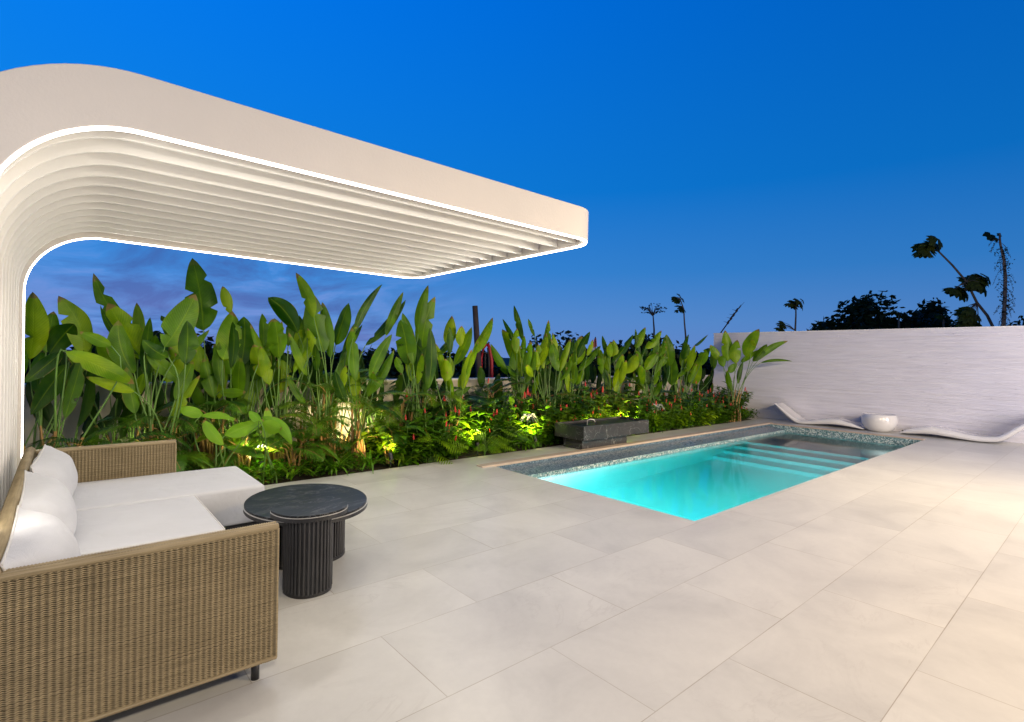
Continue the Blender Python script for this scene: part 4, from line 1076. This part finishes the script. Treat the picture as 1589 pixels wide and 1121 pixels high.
# split leaf philodendrons
def split_plant(label, x, y, n, seed):
    rr = random.Random(seed); t = thing('split_leaf_plant', label, 'plant', (x, y, -.02), 'deep cut leaved plants spilling over the deck'); mb = MB(); st = MB()
    for i in range(n):
        a = rr.uniform(PI * 1.0, PI * 2.0) if i % 3 else rr.uniform(0, 2 * PI); l = rr.uniform(.10, .30); hh = rr.uniform(.12, .42)
        tp = Vector((math.cos(a) * l, math.sin(a) * l, hh)); st.tube(bez(Vector((0, 0, 0)), Vector((0, 0, hh * .7)), tp * .7 + Vector((0, 0, hh * .4)), tp, 6), .005, 5, False)
        d = Vector((math.cos(a), math.sin(a), -.35)).normalized(); s = d.cross(Vector((0, 0, 1))).normalized()
        Lf = rr.uniform(.2, .3)
        for k in range(9):
            t_ = k / 8; c = tp + d * Lf * t_
            for sg in (-1, 1):
                ll_ = Lf * .55 * math.sin(PI * (.2 + .75 * t_)); e = c + s * sg * ll_ + d * ll_ * .45 - Vector((0, 0, ll_ * .25))
                mb.add([c - d * .006, c + d * .008, (c + e) / 2 + d * .008, (c + e) / 2 - d * .008, e], [(0, 1, 2, 3), (3, 2, 4)], [(0, 0), (1, 0), (1, .5), (0, .5), (.5, 1)], True)
    mb.build('leaves', M['shrub_leaf'], t); st.build('stems', M['green_stem'], t)
split_plant('deep cut leaved plant spilling onto the deck by the pool corner', 4.65, 6.0, 13, 1)
split_plant('deep cut leaved plant right of the first bed light', 5.05, 6.02, 12, 2)
split_plant('deep cut leaved plant beneath the hanging yellow green leaf', 3.75, 6.08, 8, 3)

# ground cover under everything: nobody could count it
rr = random.Random(3); mb = MB()
for i in range(15000):
    x = rr.uniform(-1.0, 13.4); y = 5.97 + 1.45 * rr.random() ** 1.2
    if 3.3 < x and rr.random() < .25: y = rr.uniform(5.94, 6.3)
    hh = rr.uniform(.0, .20) * (1 if x > 3.4 else .7)
    if y < 6.25 and any(abs(x - q) < .28 for q in (3.14, 4.5, 5.62, 7.0, 8.12)): continue
    a = rr.uniform(0, 2 * PI)
    leaflet(mb, Vector((x, y, hh)), (math.cos(a), math.sin(a), rr.uniform(-.1, .9)), rr.uniform(.06, .13), rr.uniform(.02, .045), Vector((0, 0, 1)), rr)
o = mb.build('ground_cover', M['shrub_leaf']); tag(o, 'low leafy ground cover filling the planting bed', 'ground cover', kind='stuff')

# ---- bed uplights
def bed_light(label, x, y, power, aim=(0, .35, 1), col=(1.0, .80, .30)):
    t = thing('garden_spotlight', label, 'spotlight', (x, y, 0), 'small uplights hidden in the planting bed')
    mb = MB(); mb.tube([(0, 0, -.03), (0, 0, .11)], .008, 6); mb.tube([(0, -.02, .10), (0, .02, .18)], [.026, .032], 12, False); mb.build('housing', M['black_metal'], t)
    mb = MB(); n = 12; d = Vector((0, .447, .894)); u = Vector((1, 0, 0)); v = d.cross(u)
    mb.add([Vector((0, .018, .174)) + (u * math.cos(2 * PI * i / n) + v * math.sin(2 * PI * i / n)) * .027 for i in range(n)], [tuple(range(n))]); mb.build('lens', M['spot_lens'], t)
    d_ = bpy.data.lights.new('lamp', 'SPOT'); d_.energy = power; d_.color = col; d_.spot_size = math.radians(150); d_.spot_blend = .6; d_.shadow_soft_size = .03
    o = bpy.data.objects.new('lamp', d_); C.objects.link(o); o.parent = t; o.location = (0, .03, .21); o.rotation_euler = Vector(aim).to_track_quat('-Z', 'Y').to_euler()
bed_light('bed uplight washing the low wall behind the tables', 3.05, 6.85, 70, (0, .5, 1), (1.0, .84, .50))
bed_light('bed uplight among the strap leaved plants right of the tables', 3.14, 5.98, 55, (0, .6, .8), (1.0, .66, .24))
bed_light('bed uplight near the pool corner', 4.5, 5.97, 80, (0, .7, .8), (1.0, .88, .26))
bed_light('bed uplight left of the marble trough', 5.62, 5.97, 90, (0, .7, .8), (1.0, .86, .26))
bed_light('bed uplight behind the marble trough', 7.0, 6.0, 70, (0, .6, 1), (1.0, .86, .25))
bed_light('bed uplight right of the marble trough', 8.12, 5.97, 85, (0, .7, .8), (1.0, .82, .30))
bed_light('bed uplight behind the far sofa arm', 0.5, 6.35, 75, (0, .3, 1), (1.0, .90, .45))
bed_light('bed uplight beneath the tallest heliconia', 1.7, 6.30, 95, (0, .3, 1), (1.0, .90, .4))
bed_light('bed uplight below the heliconia with the hanging leaf', 4.0, 6.3, 85, (0, .3, 1), (1.0, .90, .4))
bed_light('bed uplight in the hedge midway between trough and white wall', 9.2, 6.25, 80, (0, .3, 1), (1.0, .88, .4))
bed_light('bed uplight deep behind the left trough end', 5.9, 6.45, 80, (0, .3, 1), (1.0, .90, .4))
bed_light('bed uplight at the far end of the hedge', 10.6, 6.1, 80, (0, .4, 1), (1.0, .84, .3))

# =================================================================== BEYOND THE WALL
def leaf_cloud(mb, c, rad, n, size, rr, clumps=14, shell=.5):
    cs = []
    for _ in range(clumps):
        a = rr.uniform(0, 2 * PI); b = math.asin(rr.uniform(-.7, 1)); k = rr.uniform(.35, 1)
        cs.append((Vector((math.cos(a) * math.cos(b) * rad[0] * k, math.sin(a) * math.cos(b) * rad[1] * k, math.sin(b) * rad[2] * k)), rr.uniform(.22, .45)))
    for i in range(n):
        cc, cr_ = rr.choice(cs)
        d = Vector((rr.gauss(0, 1), rr.gauss(0, 1), rr.gauss(0, 1))).normalized() * rr.uniform(.3, 1) ** .6
        p_ = Vector(c) + cc + Vector((d.x * rad[0] * cr_, d.y * rad[1] * cr_, d.z * rad[2] * cr_))
        a = Vector((rr.gauss(0, 1), rr.gauss(0, 1), rr.gauss(0, .6))).normalized(); b = a.cross(Vector((rr.gauss(0, 1), rr.gauss(0, 1), rr.gauss(0, 1)))).normalized()
        s = size * rr.uniform(.5, 1.3)
        mb.add([p_ - a * s, p_ + b * s * .45, p_ + a * s, p_ - b * s * .45], [(0, 1, 2, 3)], [(0, 0), (1, 0), (1, 1), (0, 1)])
GZ = -2.4
def bush_tree(label, px, ptop, D, wpx, seed, n=900, size=.18, pbase=590, name='broadleaf_tree', group='dark trees beyond the terrace walls'):
    wpx *= 1.35; rr = random.Random(seed); top = at(px, ptop, D); rz_ = (top.z - GZ) * .38; rx = wpx / F_PX * D / 2
    t = thing(name, label, 'tree', (top.x, top.y, GZ), group)
    tr = MB(); hh = top.z - GZ; cz = hh - rz_
    tr.tube([(0, 0, 0), (.08, .02, cz * .5), (0, 0, cz)], [.16, .12, .08], 8)
    for i in range(7):
        a = i * .9; tr.tube([(0, 0, cz * .75), (rx * .3 * math.cos(a), rx * .3 * math.sin(a), cz), (rx * .6 * math.cos(a), rx * .6 * math.sin(a), cz + rz_ * .35)], [.06, .04, .015], 5)
    tr.build('trunk', M['trunk'], t)
    cr_ = MB(); leaf_cloud(cr_, (0, 0, cz), (rx, rx, rz_ * .8), n * 5, size, rr, 54); cr_.build('crown', M['tree_leaf'], t)
bush_tree('dark tree beyond the low wall above the bright oval leaf', 242, 500, 16, 60, 1, 800, .12)
bush_tree('small dark tree beyond the wall right of the tallest heliconia', 322, 522, 17, 70, 2, 800, .13)
bush_tree('broad dark tree beyond the wall behind the pointed leaves', 610, 534, 20, 130, 3, 1000, .16)
bush_tree('dark tree beyond the wall right of the red frame', 860, 508, 20, 95, 4, 1000, .13)
bush_tree('small dark tree beyond the wall above the trough', 968, 520, 22, 36, 5, 500, .13)
bush_tree('rounded dark tree rising behind the dense heliconia', 1022, 510, 18, 95, 6, 1400, .12)
bush_tree('low dark tree just left of the white wall end', 1086, 540, 20, 50, 7, 600, .13)
bush_tree('low bushy tree at the left end of the group over the wall', 1290, 490, 26, 62, 8, 900, .17)
bush_tree('largest bushy tree of the group over the white wall', 1352, 460, 24, 118, 9, 2600, .17)
bush_tree('rounded bushy tree between the largest one and the leaning tree', 1420, 468, 25, 90, 10, 1800, .17)
bush_tree('low bushy tree below the leaning tree', 1485, 492, 26, 90, 11, 1000, .17)
bush_tree('bushy tree cut off by the right edge of the frame', 1592, 476, 22, 50, 12, 700, .14)
# far-off wood
rr = random.Random(21); mb = MB()
for i in range(150):
    px = rr.uniform(-700, 1900); D = rr.uniform(30, 60); p_ = at(px, 560, D)
    topz = 1.415 + D * rr.uniform(-.012, .018); rad = rr.uniform(2.0, 4.5)
    leaf_cloud(mb, (p_.x, p_.y, topz - 1.6), (rad, rad, 1.8), 210, .42, rr, 8)
o = mb.build('distant_wood', M['far_leaf']); tag(o, 'far dark line of trees beyond the terrace', 'wood', kind='stuff')

# slim umbrella-leaved trees
def lobed_leaf(mb, c, nrm, r_, rr, lobes=9):
    nrm = nrm.normalized(); a = nrm.orthogonal().normalized(); b = nrm.cross(a); ph = rr.uniform(0, 6)
    V = [c]; U = [(.5, .5)]; k = lobes * 4
    for i in range(k):
        th = 2 * PI * i / k * .93 + ph; rad = r_ * (.70 + .30 * abs(math.sin(lobes * .5 * (th - ph)))) * rr.uniform(.9, 1.05)
        V.append(c + (a * math.cos(th) + b * math.sin(th)) * rad - nrm * rad * rad / r_ * .45); U.append((.5, .9))
    mb.add(V, [(0, i, i + 1) for i in range(1, k)], U, True)
def umbrella_tree(label, D, stem_px, tufts, seed, rad=.05, leaf_r=.3, group='slim umbrella leaved trees beyond the walls', leaf='cecropia_leaf', down=0.0):
    rr = random.Random(seed); pts = [at(x, y, D) for x, y in stem_px]; base = pts[0]; org = Vector((base.x, base.y, GZ))
    t = thing('umbrella_tree', label, 'tree', org, group); tr = MB()
    P = [Vector((0, 0, 0))] + [p_ - org for p_ in pts]; k = len(P)
    tr.tube(P, [rad * (1 - .6 * i / k) for i in range(k)], 8); 
    cr_ = MB()
    for (x, y, w_, h_, n) in tufts:
        c = at(x, y, D) - org; rx, rz_ = w_ / F_PX * D / 2, h_ / F_PX * D / 2
        near = min(P[1:], key=lambda q: (q - c).length)
        for i in range(n):
            d = Vector((rr.uniform(-1, 1) * rx, rr.uniform(-1, 1) * rx * .8, rr.uniform(-1, 1) * rz_)) * .8
            p_ = c + d; tr.tube([near, (near + p_) / 2 + Vector((0, 0, .06)), p_], [.012, .009, .006], 4, False)
            lobed_leaf(cr_, p_, Vector((d.x * 1.2, d.y * 1.2 - .3, .35 + down)), leaf_r * rr.uniform(.7, 1.15), rr)
    tr.build('trunk', M['trunk'], t); cr_.build('crown', M[leaf], t)
umbrella_tree('leaning umbrella leaved tree over the white wall, three leaf tufts on a bare stem', 17,
              [(1540, 506), (1532, 490), (1516, 470), (1500, 438), (1478, 412), (1456, 390)],
              [(1444, 386, 40, 26, 15), (1488, 446, 26, 34, 9), (1522, 436, 42, 26, 13), (1508, 492, 40, 30, 14)], 3, .05, .30)
umbrella_tree('slim umbrella leaved tree standing alone above the left part of the white wall', 20,
              [(1234, 513), (1235, 490), (1235, 476)], [(1235, 470, 32, 9, 12), (1216, 505, 14, 14, 6)], 4, .04, .20)
umbrella_tree('tall thin stemmed tree with a ragged top beyond the heliconia', 22,
              [(1064, 522), (1062, 500), (1061, 480), (1056, 466)], [(1059, 478, 14, 12, 6), (1052, 464, 22, 18, 9)], 5, .04, .2)
umbrella_tree('small umbrella leaved tree before the bushy trees', 22, [(1395, 510), (1395, 492)], [(1394, 486, 18, 8, 6)], 6, .05, .22)
umbrella_tree('small umbrella leaved tree between bushy tree and leaning tree', 22, [(1464, 508), (1464, 494)], [(1464, 489, 20, 8, 6)], 7, .05, .22)
# airy tree
rr = random.Random(8); D = 30; b_ = at(1015, 512, D); org = Vector((b_.x, b_.y, GZ))
t = thing('airy_tree', 'sparse airy domed tree with thin twigs beyond the heliconia', 'tree', org); tr = MB(); cr_ = MB()
top = at(1013, 484, D) - org; base_ = b_ - org
tr.tube([(0, 0, 0), base_, top], [.08, .05, .03], 6)
for i in range(26):
    a = rr.uniform(0, 2 * PI); r_ = rr.uniform(.2, .75) * 1.0; e = top + Vector((math.cos(a) * r_, math.sin(a) * r_, rr.uniform(-.1, .55) * (1.2 - r_)))
    tr.tube([top - Vector((0, 0, .25)), (top + e) / 2 + Vector((0, 0, .02)), e], [.016, .012, .006], 4, False)
    leaf_cloud(cr_, e, (.16, .16, .07), 12, .06, rr, 3)
tr.build('trunk', M['trunk'], t); cr_.build('crown', M['far_leaf'], t)
# vine covered trunk
rr = random.Random(12); D = 16; sp = [(1557, 508), (1559, 470), (1560, 430), (1558, 405), (1552, 378), (1551, 362)]
pts = [at(x, y, D) for x, y in sp]; org = Vector((pts[0].x, pts[0].y, GZ)); t = thing('vine_covered_tree', 'bare upright trunk draped in climbing vines over the white wall', 'tree', org)
P = [Vector((0, 0, 0))] + [p_ - org for p_ in pts]; tr = MB(); tr.tube(P, [.09, .06, .05, .045, .038, .03, .025], 8); tr.build('trunk', M['trunk'], t)
cr_ = MB(); st = MB()
for i in range(260):
    k = rr.uniform(1, 4.7); i0 = int(k); c = P[i0].lerp(P[i0 + 1], k - i0); off_ = Vector((rr.gauss(0, .08), rr.gauss(0, .07), rr.gauss(0, .05)))
    leaf_cloud(cr_, c + off_, (.05, .05, .05), 2, .035, rr, 2)
for i in range(34):
    k = rr.uniform(1, 5.5); i0 = int(k); c = P[i0].lerp(P[i0 + 1], k - i0); dx_ = rr.choice((-1, 1)) * rr.uniform(.05, .38)
    e = c + Vector((dx_ * .8, -dx_ * .6, -rr.uniform(.15, .6))); m2 = (c + e) / 2 + Vector((dx_ * .3, 0, .1)); st.tube([c, m2, e], .005, 4, False)
    for q in range(6): leaf_cloud(cr_, m2.lerp(e, q / 6), (.03, .03, .05), 2, .026, rr, 2)
for (x, y, r_) in ((1544, 368, .17), (1537, 364, .18), (1552, 364, .09)): lobed_leaf(cr_, at(x, y, D) - org, Vector((-.6, -.7, .5)), r_, rr, 5)
st.build('vines', M['trunk'], t); cr_.build('crown', M['tree_leaf'], t)
# leaning stalk
D = 19; a_, b2 = at(1119, 516, D), at(1150, 473, D); t = thing('dead_stalk', 'dark leaning bare stalk with knots behind the white wall end', 'tree', (a_.x, a_.y, GZ)); org = Vector((a_.x, a_.y, GZ)); mb = MB()
mb.tube([(0, 0, 0), a_ - org, (a_ + b2) / 2 - org, b2 - org], [.05, .03, .025, .008], 6)
for k in (.35, .5, .62, .78):
    c = a_.lerp(b2, k) - org; mb.tube([c - Vector((.06, 0, .05)), c, c + Vector((.07, 0, .09))], [.03, .045, .02], 6)
    mb.tube([c, c + Vector((.16, -.08, .16))], [.012, .004], 5); mb.tube([c, c + Vector((-.14, .1, .04))], [.012, .004], 5)
mb.tube([a_.lerp(b2, .8) - org, at(1155, 469, D) - org], [.012, .004], 5)
mb.build('stalk', M['dark_pole'], t)
# pole, red frame, flag, wire
pb, pt_ = at(744, 592, 13), at(737, 475, 13); t = thing('utility_pole', 'dark wooden pole standing behind the low wall', 'pole', (pb.x, pb.y, GZ)); org = Vector((pb.x, pb.y, GZ))
mb = MB(); mb.tube([(0, 0, 0), pb - org, pt_ - org], [.085, .08, .068], 10); mb.build('shaft', M['dark_pole'], t)
mb = MB()
for (x0, y0, x1, y1) in ((741, 535, 760, 532), (741, 548, 700, 566), (741, 541, 756, 549)):
    p0, p1 = at(x0, y0, 13) - org, at(x1, y1, 13) - org; mb.tube([p0, (p0 + p1) / 2 - Vector((0, 0, .02)), p1], .012, 5)
mb.build('cable', M['dark_pole'], t)
pb = at(758, 585, 14); org = Vector((pb.x, pb.y, GZ)); t = thing('red_steel_frame', 'curved red pipe frame between the pole and the brown tipped leaves', 'frame', org); mb = MB()
def pipe(pp, r_, mat, nm):
    mb = MB(); mb.tube([at(x, y, 14) - org for x, y in pp], r_, 8); mb.build(nm, M[mat], t)
pipe([(762, 610), (763, 583), (763, 560), (760, 542), (757, 534)], .045, 'red_paint', 'upright')
pipe([(758, 610), (759, 583), (759, 555), (757, 540)], .03, 'dark_pole', 'upright')
pipe([(747, 590), (747, 556), (750, 541), (756, 534)], .035, 'red_paint', 'upright')
pipe([(753, 572), (753, 550)], .022, 'dark_pole', 'post')
pipe([(744, 534), (757, 535), (759, 531)], .03, 'dark_pole', 'crossbar')
D = 20; a_ = at(923, 560, D); org = Vector((a_.x, a_.y, GZ)); t = thing('flag', 'small red and white flag on a pole beyond the hedge', 'flag', org)
mb = MB(); mb.tube([(0, 0, 0), at(924, 523, D) - org], .02, 6); mb.build('flagpole', M['dark_pole'], t)
def cloth(pp, mat):
    mb = MB(); q = [at(x, y, D) - org for x, y in pp]; s = Vector((0, .012, 0)); n = len(q)
    mb.add([v - s for v in q] + [v + s for v in q], [tuple(reversed(range(n))), tuple(range(n, 2 * n))] + [(i, (i + 1) % n, n + (i + 1) % n, n + i) for i in range(n)]); mb.build('cloth', M[mat], t)
cloth([(923, 525), (925, 525), (926, 538), (918, 541)], 'red_paint'); cloth([(919, 541.5), (925, 539), (924, 562), (921, 562)], 'petal_white')
